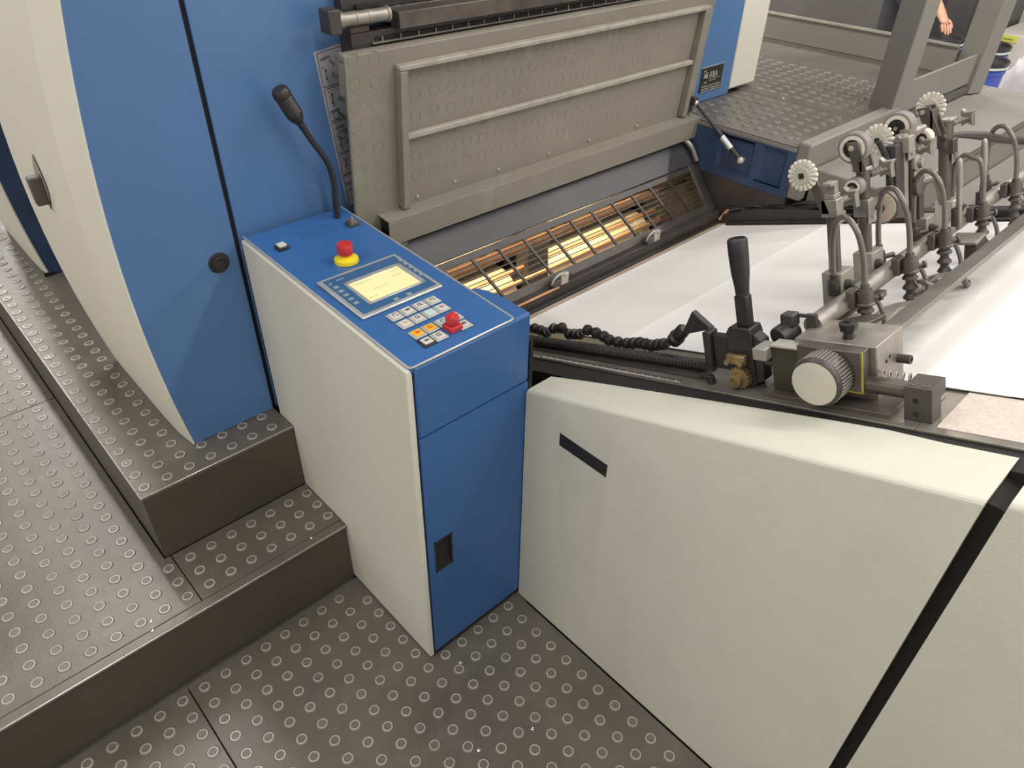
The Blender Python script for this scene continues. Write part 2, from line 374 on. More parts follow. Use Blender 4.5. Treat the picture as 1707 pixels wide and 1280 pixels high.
# maker's plate, lettering as in the photograph
npx0, npx1, npz0, npz1 = 2.262, 2.392, .893, .974
npl = build(MB().box(npx0, npx1, 1.4635, 1.4659, npz0, npz1), 'name_plate', M_nameplate, u1, .0005)
build(MB().box(npx0-.001, npx1+.001, 1.4640, 1.4655, npz1, npz1+.003).box(npx1, npx1+.002, 1.4640, 1.4655, npz0, npz1), 'plate_rim', M_silver, npl)
def text_mesh(s, size, origin, name, m, parent, ux=Vector((1, 0, 0)), uz=Vector((0, 0, 1)), bold=.0):
    cu = bpy.data.curves.new(name, 'FONT'); cu.body = s; cu.size = size; cu.extrude = .0003; cu.offset = bold
    o = bpy.data.objects.new(name, cu); C.objects.link(o); dg = bpy.context.evaluated_depsgraph_get()
    me = bpy.data.meshes.new_from_object(o.evaluated_get(dg)); bpy.data.objects.remove(o)
    nn = ux.cross(uz)
    for v in me.vertices:
        p = v.co.copy(); v.co = ux*p.x+uz*p.y+nn*p.z
    me.materials.append(m); o2 = bpy.data.objects.new(name, me); C.objects.link(o2); o2.location = origin
    return finish(o2, parent)
text_mesh('KBA', .026, Vector((2.311, 1.4632, .939)), 'lettering', M_namepr, npl, bold=.0006)
mb = MB()
for q, (x, z, r) in enumerate(((2.283, .958, .007), (2.294, .951, .006), (2.286, .945, .005), (2.297, .942, .004))): mb.tube([(x+r*math.cos(a*PI/6), 1.463, z+r*math.sin(a*PI/6)) for a in range(12)], .0009, 4, closed=True)
mb.tube([(2.276, 1.463, .942), (2.300, 1.463, .948)], .001, 4)
build(mb, 'emblem', M_namepr, npl)
mb = MB()
for q in range(9): mb.box(2.311+.0075*q, 2.317+.0075*q-(q % 3)*.001, 1.463, 1.4636, .933, .9355)
for q in range(6): mb.box(2.311+.0075*q, 2.3165+.0075*q, 1.463, 1.4636, .9265, .929)
mb.box(2.285, 2.300, 1.463, 1.4636, .922, .9265)
build(mb, 'fine_print', M_namepr, npl)
mb = MB()
for z in (.9115, .903, .8955): mb.box(2.272, 2.318, 1.463, 1.4636, z-.0022, z+.0022).box(2.322, 2.385, 1.463, 1.4636, z-.0022, z+.0022)
build(mb, 'data_field', M_inkgrey, npl)

u2 = thing('printing_unit', 'second blue and cream printing unit further along the walkway, mostly hidden', 'machine', (1.0, 3.0, Z2))
DY = 1.115
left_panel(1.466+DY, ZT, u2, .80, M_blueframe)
unit_cover(DY, ZT, u2)
build(MB().box(.36, .78, 1.49+DY, 1.93+DY, Z2+.002, ZT), 'body', M_black, u2)
build(MB().box(.33, .36, 1.462+DY, 1.47+DY, Z2+.001, Z2+.012), 'skirt', M_black, u2)

# ------------------------------------------------------------------ control console
cn = thing('control_console', 'blue control console with cream side panel, keypad, display and gooseneck microphone', 'console', (.69, 1.14, 0))
def ctop(y): return .8655+(y-.845)*.0455
CX0, CX1, CY0, CY1 = .558, .852, .843, 1.443
mb = MB(); mb.prism([(CY0+.003, .004), (CY1, .004), (CY1, ctop(CY1)-.004), (CY0+.003, ctop(CY0)-.004)], CX0, CX0+.013, ax=0)
sp = build(mb, 'side_panel', M_white, cn, .004, seg=3)
mb = MB(); mb.prism([(CY0+.006, .012), (CY1, .012), (CY1, ctop(CY1)-.006), (CY0+.006, ctop(CY0)-.006)], CX0+.0135, .80, ax=0)
mb.box(.80, CX1-.006, CY0+.006, 1.0, .012, .845)
build(mb, 'body', M_black, cn)
ZS = .7005
build(MB().box(CX0+.0155, CX1, CY0, CY0+.03, ZS+.0015, .862), 'front_panel', M_bluecons, cn, .003)
# hood at the right front corner
mb = MB(); mb.prism([(.8125, .8445), (CX1, .8445), (CX1, .935), (.846, .965), (.834, .985), (.8125, 1.0)], .80, .8645, ax=2)
build(mb, 'hood', M_bluecons, cn, .003)
build(MB().box(.802, CX1, .873, .985, .30, .80), 'flank_panel', M_bluecons, cn, .002)
# door with a pocket handle (frame of four pieces round the opening)
hx0, hx1, hz0, hz1 = .589, .637, .302, .400
mb = MB(); d0, d1 = CY0, CY0+.016
for a in ((CX0+.0155, hx0, .022, ZS-.0015), (hx1, CX1, .022, ZS-.0015), (hx0, hx1, .022, hz0), (hx0, hx1, hz1, ZS-.0015)): mb.box(a[0], a[1], d0, d1, a[2], a[3])
dr = build(mb, 'door', M_bluecons, cn)
mb = MB(); mb.box(hx0, hx1, d0-.001, d0+.020, hz1-.004, hz1).box(hx0, hx1, d0-.001, d0+.02, hz0, hz0+.004).box(hx0, hx0+.004, d0-.001, d0+.02, hz0, hz1).box(hx1-.004, hx1, d0-.001, d0+.02, hz0, hz1).box(hx0, hx1, d0+.028, d0+.03, hz0, hz1)
mb.box(hx0+.004, hx1-.004, d0+.004, d0+.028, hz0+.004, hz0+.02)
build(mb, 'pocket_handle', M_blackpl, dr)
build(MB().box(CX0+.01, CX1, CY0+.004, CY0+.03, .001, .02), 'plinth', M_black, cn)
# sloping top
def TT(x, y, z): return Vector((x, y, ctop(y)+z))
TX0, TX1, TY0, TY1 = .566, .812, .846, 1.4435
tp = build(MB(TT).box(TX0, TX1, TY0, TY1, -.012, 0), 'top_panel', M_bluetop, cn, .0015)
mb = MB(TT); r_ = .0022
mb.tube([(TX0, TY1, 0), (TX0, TY0+.008, 0), (TX0+.002, TY0+.002, 0), (TX0+.008, TY0, 0), (TX1-.008, TY0, 0), (TX1-.002, TY0+.002, 0), (TX1, TY0+.008, 0), (TX1, TY1, 0)], r_, 8)
build(mb, 'edge_bead', M_silver, tp)
mb = MB(TT)
for i in range(16):
    for j in range(9): 
        x = .655+.0056*i+.0006*j; y = 1.345+.0058*j
        mb.box(x, x+.0026, y, y+.0026, 0, .0005)
build(mb, 'speaker_grille', M_bluebez, tp, kind='stuff')
# display
dx0, dx1, dy0, dy1 = .586, .776, 1.017, 1.180
ds = build(MB(TT).box(dx0, dx1, dy0, dy1, 0, .006), 'display', M_silver, cn, .004, label='silver-framed display with a yellow screen', seg=3)
build(MB(TT).box(dx0+.009, dx1-.009, dy0+.009, dy1-.009, .0055, .0066), 'face_plate', M_bluebez, ds, .0005)
mb = MB(TT); sx0, sx1, sy0, sy1 = .622, .757, 1.047, 1.141
for a in ((sx0, sx1, sy1-.011, sy1), (sx0, sx1, sy0, sy0+.005), (sx0, sx0+.007, sy0, sy1), (sx1-.011, sx1, sy0, sy1)): mb.box(a[0], a[1], a[2], a[3], .006, .0082)
build(mb, 'screen_bezel', M_silver, ds, .001)
build(MB(TT).box(sx0+.007, sx1-.011, sy0+.005, sy1-.011, .006, .0072), 'screen', M_screen, ds)
mb = MB(TT)
def dash(x0, x1, y, h=.0016):
    x = x0
    while x < x1: w_ = random.uniform(.0016, .004); mb.box(x, x+w_, y, y+h, .0072, .0074); x += w_+.0014
dash(.634, .676, 1.1205); dash(.722, .738, 1.1205); dash(.716, .738, 1.103); dash(.634, .650, 1.064); dash(.66, .695, 1.086, .0011)
build(mb, 'screen_text', M_inkgrey, ds)
keyme = None
for (x, y) in [(.605, 1.137-.0175*k) for k in range(5)]+[(.767, 1.146-.0175*k) for k in range(5)]+[(.672, 1.031), (.702, 1.031)]:
    if keyme is None:
        ko = build(MB().box(-.0058, .0058, -.0048, .0048, 0, .0014), 'key', mat('grey_key', (.20, .26, .30), .4), ds, .0006); keyme = ko.data; ko.location = TT(x, y, .0064)-WL[ds.name]; WL[ko.name] = TT(x, y, .0064)
    else:
        ko = inst(keyme, 'key', TT(x, y, .0064), ds)
        m_ = ko.modifiers.new('bevel', 'BEVEL'); m_.width = .0006; m_.segments = 1
mb = MB(TT)
for k, (x, y) in enumerate([(.605, 1.137-.0175*k) for k in range(5)]+[(.767, 1.146-.0175*k) for k in range(5)]+[(.672, 1.031), (.702, 1.031)]):
    if k != 3: mb.box(x-.003, x+.002, y-.001, y+.001, .0078, .0081).box(x-.001, x+.001, y-.003, y+.002, .0078, .0081)
mb.box(.598, .606, 1.152, 1.1535, .0066, .007).box(.604, .606, 1.152, 1.159, .0066, .007).box(.620, .636, 1.158, 1.1595, .0066, .007)
build(mb, 'key_print', M_btnframe, ds)
# keypad
rows = [(.990, [(.639, 'w', M_ink), (.668, 'w', M_ink), (.698, 'w', M_ink), (.727, 'w', M_ink)]),
        (.958, [(.639, 'o', M_btny), (.668, 'w', M_ink), (.697, 'g', None), (.725, 'w', M_inkred)]),
        (.919, [(.638, 'y', M_inkred), (.667, 'y', M_inkred), (.697, 'g', M_ink), (.725, 'w', M_ink)]),
        (.889, [(.636, 'k', M_ink), (.664, 'w', M_ink), (None, 0, 0), (.722, 'w', M_ink)])]
fr_me = cap_me = None
for ry, row in rows:
    for k, (x, kind_, ink) in enumerate(row):
        if x is None: continue
        B = TT(x, ry, 0)
        f_ = build(MB().box(-.0135, .0135, -.0135, .0135, 0, .0035), 'keypad_button', M_blackpl if kind_ == 'k' else M_btnframe, cn, .002)
        f_.location = B-WL[cn.name]; WL[f_.name] = B
        cm = {'w': M_btn, 'o': M_btn, 'y': M_btny, 'g': M_btng, 'k': M_btn}[kind_]
        c_ = build(MB().box(-.0095, .0095, -.0095, .0095, .003, .0055), 'button_cap', cm, f_, .001)
        c_.location = (0, 0, .003); WL[c_.name] = B+Vector((0, 0, .003))
        if ink:
            mb = MB(); z0, z1 = .0058, .0062
            t = (k+int(ry*1000)) % 3
            if t == 0: mb.tube([(.0045*math.cos(a*.5), .0045*math.sin(a*.5), z0) for a in range(10)], .0006, 4).box(.001, .005, -.0062, -.0048, z0, z1)
            elif t == 1: mb.box(-.006, .006, -.0006, .0006, z0, z1).box(-.0025, -.0013, -.004, .004, z0, z1).box(.0013, .0025, -.004, .004, z0, z1)
            else: mb.box(-.005, .005, .003, .0042, z0, z1).box(-.005, .005, -.0042, -.003, z0, z1).box(-.005, -.0038, -.003, .003, z0, z1).box(.001, .0022, -.003, .001, z0, z1)
            s_ = build(mb, 'button_symbol', ink, f_); s_.location = (0, 0, .0058)
# rotary switch
B = TT(.699, .893, 0)
rs = build(MB().box(B.x-.014, B.x+.014, B.y-.014, B.y+.014, B.z, B.z+.011), 'rotary_switch', M_red, cn, .0015, label='red rotary switch')
build(MB().lathe((B.x, B.y, B.z+.010), (0, 0, 1), [(.0095, 0), (.0125, .006), (.0135, .014), (.0115, .019), (.004, .021)], 20), 'knob', M_red, rs)
mb = MB(lambda x, y, z: B+Vector((x*.75-y*.66, x*.66+y*.75, z))); mb.box(-.013, .013, -.0028, .0028, .022, .0325); build(mb, 'grip_bar', M_red, rs, .002)
# emergency stop
B = TT(.683, 1.222, 0)
es = build(MB().lathe(B, (0, 0, 1), [(.0255, 0), (.0255, .004), (.0245, .008), (.018, .012), (.012, .013), (.012, .022)], 32), 'emergency_stop', M_yellow, cn, label='yellow collar of the emergency stop button')
build(MB().lathe(B+Vector((0, 0, .017)), (0, 0, 1), [(.0145, 0), (.0160, .002), (.0165, .020), (.0150, .0235), (.006, .0238)], 28), 'mushroom_button', M_red, es)
# square pushbutton and key switch
B = TT(.606, 1.350, 0)
pb = build(MB().box(B.x-.012, B.x+.012, B.y-.012, B.y+.012, B.z, B.z+.006), 'push_button', M_blackpl, cn, .001)
build(MB().box(B.x-.0085, B.x+.0085, B.y-.0085, B.y+.0085, B.z+.006, B.z+.011), 'button_cap', M_btn, pb, .001)
B = TT(.783, 1.352, 0)
ks = build(MB().box(B.x-.013, B.x+.013, B.y-.012, B.y+.012, B.z, B.z+.007), 'toggle_switch', M_darkw, cn, .001)
build(MB().box(B.x-.008, B.x+.008, B.y-.008, B.y+.008, B.z+.007, B.z+.012).cyl((B.x, B.y, B.z+.012), (B.x, B.y, B.z+.022), .0035, .002, 10), 'toggle', M_steel, ks)
# gooseneck microphone
mic = build(MB().hose([(.775, 1.402, .889), (.776, 1.402, .93), (.7775, 1.401, .966), (.774, 1.400, 1.0), (.766, 1.400, 1.026), (.752, 1.400, 1.053), (.738, 1.400, 1.076), (.726, 1.400, 1.100), (.716, 1.400, 1.120)],
                      [.0072, .0070, .0066, .0066, .0064, .0062, .0062, .0066, .008], 14), 'microphone', M_blackpl, cn, label='black gooseneck microphone')
p0 = Vector((.7165, 1.400, 1.119)); p1 = Vector((.682, 1.400, 1.192)); ax = (p1-p0).normalized(); ln = (p1-p0).length
prof = [(.0075, 0), (.0125, .010), (.0145, .020)]
for k in range(7): h = .024+.0055*k; prof += [(.0146, h), (.0134, h+.0022), (.0134, h+.0034), (.0150, h+.0048)]
prof += [(.0155, .066), (.0150, .074), (.0120, .079), (.004, .0805)]
prof = [(r*1.2, h) for r, h in prof]
build(MB().lathe(p0, ax, prof, 22), 'microphone_head', M_blackpl, mic)

# ------------------------------------------------------------------ flipped-up footboard guard
gp = thing('footboard_guard', 'flipped-up grey footboard panel with welded ribs, standing behind the open press nip', 'guard panel', (1.48, 1.39, .80))
LH = Vector((0, -.035, .435)).normalized(); NH = Vector((0, -LH.z, LH.y))   # up the panel, out of the panel
def GP(x, h, d): return Vector((x, 1.407, .80))+LH*h+NH*d
GX0, GX1, GHT = .823, 2.135, .436
build(MB(GP).box(GX0, GX1, .002, GHT, -.010, 0), 'sheet', M_panel, gp, .003)
build(MB(GP).box(GX0, GX1, GHT-.016, GHT, -.030, -.0105), 'flange', M_panel, gp, .003)
build(MB(GP).box(GX0, GX0+.012, .35, GHT-.017, -.030, -.0105), 'flange', M_panel, gp, .002)
build(MB(GP).box(.944, 2.085, .392, .404, 0, .022), 'rib', M_rib, gp, .003)
build(MB(GP).box(.962, 2.062, .236, .250, 0, .016), 'rib', M_rib, gp, .003)
build(MB(GP).box(.944, .962, .072, .392, 0, .024), 'rib', M_panel, gp, .002)
build(MB(GP).box(2.062, 2.085, .072, .392, 0, .022), 'rib', M_panel, gp, .002)
# open box rail at the bottom
mb = MB(GP); mb.box(.882, 2.132, .064, .068, 0, .048).box(.882, 2.132, .002, .006, 0, .048).box(.882, 2.132, .006, .064, .044, .048).box(.882, 2.132, .006, .064, 0, .004)
build(mb, 'bottom_rail', M_panel, gp, .0012)
build(MB(GP).box(.890, .915, .0065, .0635, .0045, .0435), 'rail_shade', M_black, gp)  # black block put in for the shade inside the open rail
build(MB(GP).box(.905, .94, -.016, .001, .008, .04), 'hinge_foot', M_panel, gp, .002)
# pressed stud marks of the tread seen from below
mo = build(MB().tube([(.0135*math.cos(a*PI/10), 0, .0135*math.sin(a*PI/10)) for a in range(20)], .0008, 5, closed=True), 'pressed_mark', M_panel)
mkme = mo.data; bpy.data.objects.remove(mo)
tilt = math.atan2(.035, .435)
for i in range(25):
    for j in range(7):
        x = .842+.0525*i; h = .1285+.0475*j-(.004 if i % 2 else 0)
        if .925 < x < .978 or x > 2.05 or (x > .925 and abs(h-.243) < .022) or (x > .925 and h > .375) or (x > .925 and h < .088): continue
        if x > 1.45 and random.random() < (x-1.35)*.9: continue
        inst(mkme, 'pressed_mark', GP(x, h, .0-.0137*0)+Vector((0, 0, -.0)), gp, (-tilt*-1, 0, 0))
mb = MB(GP)
for (x, h) in [(1.0, .082), (1.12, .09), (1.27, .084), (1.46, .083), (1.63, .084), (1.85, .082)]: mb.lathe((x, h, 0), (0, 0, 1), [(.005, 0), (.0045, .003), (.002, .004)], 10)
build(mb, 'weld_stud', M_rib, gp)
build(MB(GP).box(2.088, 2.128, .075, .125, 0, .012).box(2.100, 2.120, .105, .13, .012, .03), 'strut_bracket', M_dark, gp, .002)

gs = thing('gas_strut', 'slim gas strut with silver label, from the raised guard to the blue frame', 'gas strut', (2.105, 1.163, .78))
a = Vector((2.112, 1.372, .910)); b = Vector((2.106, 1.166, .778)); d = b-a
build(MB().cyl(a, a+d*.52, .0048, n=12), 'rod', M_blackpl, gs)
build(MB().cyl(a+d*.50, a+d*.96, .0095, n=16), 'cylinder', M_blackpl, gs)
build(MB().cyl(a+d*.60, a+d*.80, .0102, n=16), 'label_sleeve', M_stripl, gs)
build(MB().sphere(b, .012, 14).cyl(b, b+Vector((.016, 0, 0)), .008, n=12), 'ball_joint', M_steelb, gs)
build(MB().sphere(a, .010, 14), 'ball_joint', M_steelb, gs)

# ------------------------------------------------------------------ dark guard with shaft above the raised panel
dg_ = thing('cylinder_guard', 'dark steel cross guard with shaft bearing above the raised footboard panel', 'guard', (1.5, 1.43, 1.22))
build(MB().box(.872, 2.19, 1.42, 1.4655, 1.215, 1.262), 'cross_bar', M_dark, dg_, .002)
build(MB().box(.872, 2.19, 1.43, 1.4655, 1.275, 1.302).box(.872, .92, 1.42, 1.4655, 1.262, 1.275), 'cross_bar', M_darkw, dg_, .002)
build(MB().box(.98, 2.19, 1.395, 1.43, 1.262, 1.296), 'ledge', M_darkw, dg_, .002)
build(MB().box(.868, 2.19, 1.44, 1.4655, 1.302, 1.56), 'back_plate', M_dark, dg_, .002)
build(MB().box(.90, 2.19, 1.43, 1.4655, 1.3035, 1.312), 'slot_bar', M_blackpl, dg_)
build(MB().box(.806, .834, 1.385, 1.425, 1.272, 1.318), 'bearing_block', M_dark, dg_, .003)
build(MB().lathe((.834, 1.405, 1.294), (1, 0, 0), [(.017, 0), (.017, .012), (.0135, .014), (.0135, .04), (.015, .041), (.015, .044), (.0135, .045), (.0135, .07), (.0145, .071), (.0145, .076), (.0135, .077), (.0135, .118), (.016, .119), (.016, .124)], 20), 'shaft', M_steel, dg_)
mb = MB()
for k in range(26): x = .945+.048*k; mb.box(x, x+.003, 1.414, 1.42, 1.241, 1.250)
mb.box(.92, 2.18, 1.412, 1.4185, 1.238, 1.2410)
build(mb, 'comb_rail', M_steel, dg_)
build(MB().box(.93, 2.18, 1.4185, 1.4205, 1.2415, 1.2505), 'slot', M_black, dg_)
build(MB().cyl((1.005, 1.44, 1.30), (1.005, 1.44, 1.36), .008, n=12), 'pin', M_steel, dg_)

# ------------------------------------------------------------------ nip guard: slate plate and grille
KS = 1.2
def GR(x, s, d):   # s: distance down the slope from the hinge, d: off the face
    L = math.hypot(1, KS); dy = Vector((0, -1/L, -KS/L)); n_ = Vector((0, -KS/L, 1/L))
    return Vector((x, 1.40, .80))+dy*s+n_*d
ng = thing('nip_guard_grille', 'dark sloping nip guard with slate plate and slotted grille over the lit rollers', 'guard grille', (1.5, 1.23, .59))
build(MB(GR).box(.86, 2.108, 0, .104, -.006, 0), 'plate', M_plate, ng, .002)
build(MB(GR).box(.86, 2.108, -.012, .012, -.004, .010), 'hinge_tube', M_dark, ng, .004)
build(MB(GR).box(.86, 2.095, .107, .125, -.005, .001), 'frame_bar', M_dark, ng, .001)
build(MB(GR).box(.86, 2.095, .246, .272, -.006, .003), 'frame_bar', M_dark, ng, .001)
build(MB(GR).box(2.07, 2.118, .104, .272, -.008, .002), 'end_plate', M_dark, ng, .002)
build(MB(GR).box(.86, .875, .104, .272, -.008, .002), 'end_plate', M_dark, ng, .002)
for k in range(7): build(MB(GR).box(.875, 2.07, .139+.0155*k, .1418+.0155*k, -.004, -.001), 'grille_rod', M_dark, ng)
for k in range(12):
    x = .915+.0935*k
    build(MB(GR).prism([(x, .124), (x+.008, .124), (x+.052, .247), (x+.044, .247)], -.005, .001), 'grille_bar', M_dark, ng)
build(MB(GR).hose([(2.082, .008, .012), (2.10, .05, .02), (2.108, .10, .012)], .009, 10), 'hinge_arm', M_steel, ng)

# rollers, lamp and frame inside the nip
for nm, lab, y, z, r, m in (('blanket_cylinder', 'cream cylinder glowing in lamp light under the grille', 1.560, .375, .105, M_cream), ('ink_roller', 'thin copper-coloured roller just under the slate plate', 1.368, .650, .0125, M_copper),
                            ('transfer_roller', 'dark brown roller behind the grille above the cream cylinder', 1.565, .565, .062, M_darkw), ('guide_roller', 'copper roller below the cream cylinder under the grille', 1.405, .432, .016, M_copper)):
    t = thing(nm, lab, 'roller', (1.48, y, z-r))
    if nm == 'blanket_cylinder':
        for q, (x0, x1) in enumerate(((.88, 1.42), (1.53, 2.01), (2.04, 2.10))): build(MB().cyl((x0, y, z), (x1, y, z), r, n=40), 'sleeve', m, t)
        build(MB().cyl((.87, y, z), (2.12, y, z), r-.02, n=30), 'core', M_dark, t)
    else:
        build(MB().cyl((.90, y, z), (1.96 if nm == 'ink_roller' else 2.10, y, z), r, n=24), 'sleeve', m, t)
        build(MB().cyl((.87, y, z), (2.12, y, z), r*.5, n=12), 'spindle', M_dark, t)
lt = thing('inspection_lamp', 'warm tube lamp hidden under the slate plate, lighting the rollers', 'lamp', (1.4, 1.42, .66))
build(MB().cyl((.95, 1.425, .705), (1.93, 1.425, .705), .008, n=12), 'tube', M_lamp, lt)
build(MB().box(.92, 1.96, 1.41, 1.445, .716, .726), 'reflector', M_steel, lt)
la = area('inspection_light', (1.44, 1.425, .69), 1.0, .02, 2.5, (1, .80, .46), (math.radians(28), 0, 0))
build(MB().prism([(1.43, .42), (1.50, .42), (1.50, .70), (1.45, .70)], 1.435, 1.525, ax=0), 'gripper_block', M_dark, u1, .006)
for x_ in (1.30, 1.36, 1.60, 1.66): build(MB().lathe((x_, 1.50, .585), (0, -1, .3), [(.006, 0), (.006, .006), (.003, .007)], 10), 'socket_bolt', M_black, u1)
for xa in (2.112, .855): build(MB().prism([(1.235, .25), (1.79, .25), (1.79, .78), (1.385, .78), (1.235, .595)], xa, xa+.008, ax=0), 'inner_wall', M_dark, u1)
for y_, z_ in ((1.462, .512), (1.435, .485)): build(MB().cyl((.88, y_, z_), (2.10, y_, z_), .006, n=10), 'guide_bar', M_copper, u1)
mb = MB(); mb.box(.86, 2.12, 1.79, 1.80, .25, 1.0).box(.86, 2.12, 1.22, 1.8, .24, .25); build(mb, 'press_interior', M_black, u1)
bc = build(MB().prism([(1.46, .8), (1.79, .55), (1.79, 1.0), (1.49, 1.0)], .86, 2.12, ax=0), 'inner_deck', M_dark, u1)

# front-lay bar with two sensors
fb = thing('front_lay_bar', 'black front-lay bar along the lower edge of the grille', 'machine part', (1.5, 1.21, .55))
build(MB().box(.862, 2.11, 1.203, 1.234, .545, .592), 'bar', M_dark, fb, .002)
build(MB().box(.862, 2.10, 1.190, 1.203, .545, .5635), 'ledge', M_blackpl, fb, .002)
build(MB().cyl((.90, 1.2005, .592), (1.32, 1.2005, .592), .0035, n=8), 'copper_strip', M_copper, fb)
for x, lab in ((1.325, 'pale sensor head on the front-lay bar nearer the control console'), (1.74, 'pale sensor head on the front-lay bar further from the console')):
    s = thing('sheet_sensor', lab, 'sensor', (x, 1.21, .592), 'sheet sensors on the front-lay bar')
    build(MB().box(x+.004, x+.034, 1.199, 1.214, .593, .628), 'housing', M_steelb, s, .003)
    build(MB().box(x-.026, x+.004, 1.199, 1.218, .593, .615), 'clamp', M_darkw, s, .003)
    build(MB().cyl((x+.034, 1.207, .612), (x+.048, 1.207, .612), .005, n=10), 'cap', M_blackpl, s)
    build(MB().hose([(x-.026, 1.207, .604), (x-.028, 1.20, .622), (x-.012, 1.196, .635), (x+.008, 1.197, .632), (x+.022, 1.199, .618)], .003, 8), 'cable', M_btnframe, s)

# ------------------------------------------------------------------ feed board, bed and sheets
fbd = thing('feed_board', 'sloping steel feed board carrying white paper sheets', 'feed board', (1.5, .5, .7))
build(MB(W).box(1.10, 2.10, -.735, 1.2, -.03, -.001), 'board', M_bed, fbd)
build(MB(W).box(2.11, 2.45, .09, 1.2, -.03, .0), 'bed', M_bed, fbd)
build(MB(W).box(.986, 1.10, -.735, .34, -.004, 0), 'bed', M_bed, fbd, .0006)
build(MB(W).box(.986, 1.10, .341, 1.2, -.004, 0), 'bed', M_bed, fbd, .0006)
build(MB(W).box(1.002, 1.124, .365, 1.2, 0, .0012), 'woven_tape', M_tape, fbd)
build(MB(W).box(.935, 1.09, -.735, 1.2, -.05, -.0045), 'black_channel', M_black, fbd)
rl = build(MB(W).box(.9872, 1.0035, -.47, -.082, 0, .0005), 'ruler', M_darkw, fbd)
mb = MB(W)
for k in range(94):
    v = -.465+.0041*k; L = .010 if k % 5 == 0 else .006
    mb.box(.990, .990+L, v, v+.0014, .0005, .0009)
build(mb, 'scale_marks', M_btn, rl, kind='stuff')
build(MB(W).box(.862, 2.10, -.742, -.700, -.006, .001), 'tan_edge', M_tan, fbd)
build(MB(W).box(2.085, 2.10, -.70, 1.2, 0, .006), 'side_rail', M_dark, fbd)
screwv = W(1.006, .02, 0)
def sheet(v0, v1, w0, w1, lab):
    mb = MB(W); rows = []
    for k in range(9):
        t = (0, .02, .1, .25, .4, .55, .7, .85, 1)[k]; v = v0+(v1-v0)*t; w = w0+(w1-w0)*t
        rows.append([(1.125+.945*j/4, v, w+(.0035 if k == 0 else 0)) for j in range(5)])
    mb.grid(rows)
    o = build(mb, 'paper_sheet', M_paper, recalc=False)
    return tag(o, lab, 'paper', 'paper sheets on the feed board')
sheet(-.698, .0, .001, .0022, 'white paper sheet nearest the grille, its edge at the tan strip')
sheet(-.335, .42, .0027, .0027, 'middle white paper sheet under the roller arms, overlapping its neighbour')
sheet(.05, 1.15, .0040, .0040, 'white paper sheet nearest the viewer beyond the knurled knob')

# ------------------------------------------------------------------ cream side covers
def zc(y): return .984-.362*y
fc = thing('feed_board_cover', 'long cream cover with a black slot and sloping top, beside the blue door', 'cover', (.9, .45, 0))
def covermesh(y0, y1, x0f, x1f, zb, zfun):
    mb = MB(); rows = []
    n = 10
    for k in range(n+1):
        y = y0+(y1-y0)*k/n; z = zfun(y); xa = x0f(y); xb = x1f(y)
        row = [(xa, y, zb)]
        for q in range(5):
            an = PI/2*q/4; R_ = .010
            row.append((xa+R_-R_*math.cos(an), y, z-R_+R_*math.sin(an)))
        for q in range(4):
            an = PI/2*q/3; R_ = .005
            row.append((xb-R_+R_*math.sin(an), y, z-R_+R_*math.cos(an)))
        row.append((xb, y, zb)); row.append(row[0]); rows.append(row)
    mb.grid(rows)
    for r in (0, n):
        base = r*len(rows[0]); mb.f.append([base+q for q in range(len(rows[0])-1)])
    return mb
xfar = lambda y: .921+.052*(min(1, max(0, (.845-y)/.62)))**.8 - (.0 if y > .15 else .006)
shell = build(covermesh(.050, .8405, lambda y: .8455, xfar, .004, zc), 'shell', M_whitecov, fc, recalc=True)
bm_ = bpy.data.meshes.new('slot_cut')
co_ = build(MB().box(.83, .862, .611, .740, .594, .629), 'slot_cutter', M_black)
bo = shell.modifiers.new('slot', 'BOOLEAN'); bo.object = co_; bo.operation = 'DIFFERENCE'; bo.solver = 'EXACT'
dgp = bpy.context.evaluated_depsgraph_get(); ev = shell.evaluated_get(dgp); me2 = bpy.data.meshes.new_from_object(ev)
shell.modifiers.clear(); shell.data = me2; me2.polygons.foreach_set('use_smooth', [True]*len(me2.polygons)); me2.set_sharp_from_angle(angle=.35); bpy.data.objects.remove(co_)
build(MB().box(.8462, .862, .612, .739, .595, .628), 'slot_liner', M_blackpl, fc)
build(MB().box(.850, .93, .06, .835, .0, .0039), 'plinth', M_black, fc)
fc2 = thing('feeder_cover', 'second cream cover at the right edge, past the black vertical gap', 'cover', (.9, -.4, 0))
build(covermesh(-1.2, .028, lambda y: .8455, lambda y: .965, .004, lambda y: zc(y)+.006), 'shell', M_whitecov, fc2)
build(MB().box(.868, .955, .0285, .0495, .0, .95), 'gap_filler', M_black, fc)
build(MB().box(.8535, .862, .8415, 1.2, .02, .80), 'gap_filler', M_black, cn)

# ------------------------------------------------------------------ hoses on the near side of the board
ch = thing('corrugated_hose', 'black corrugated hose lying along the near edge of the paper', 'hose', W(1.045, -.3, 0))
pts = []; rs = []
n = 150
for k in range(n+1):
    v = -.60+.54*k/n; pts.append((1.036+.016*k/n, v, .0135)); rs.append(.0128 if k % 2 else .0108)
build(MB(W).tube(pts, rs, 12), 'hose', M_blackpl, ch, smooth=.2)
build(MB(W).box(1.018, 1.068, -.60, -.05, -.0005, .003), 'tray', M_dark, ch)
bhs = thing('segmented_hose', 'black ball-jointed coolant hose with a flat fan nozzle', 'hose', W(1.07, -.35, 0))
bp = [(-.605, .022), (-.576, .026), (-.535, .020), (-.506, .033), (-.478, .038), (-.456, .024), (-.421, .028), (-.393, .041), (-.368, .037), (-.346, .031), (-.331, .024), (-.306, .022), (-.28, .022), (-.244, .028), (-.212, .026), (-.18, .033), (-.156, .041)]
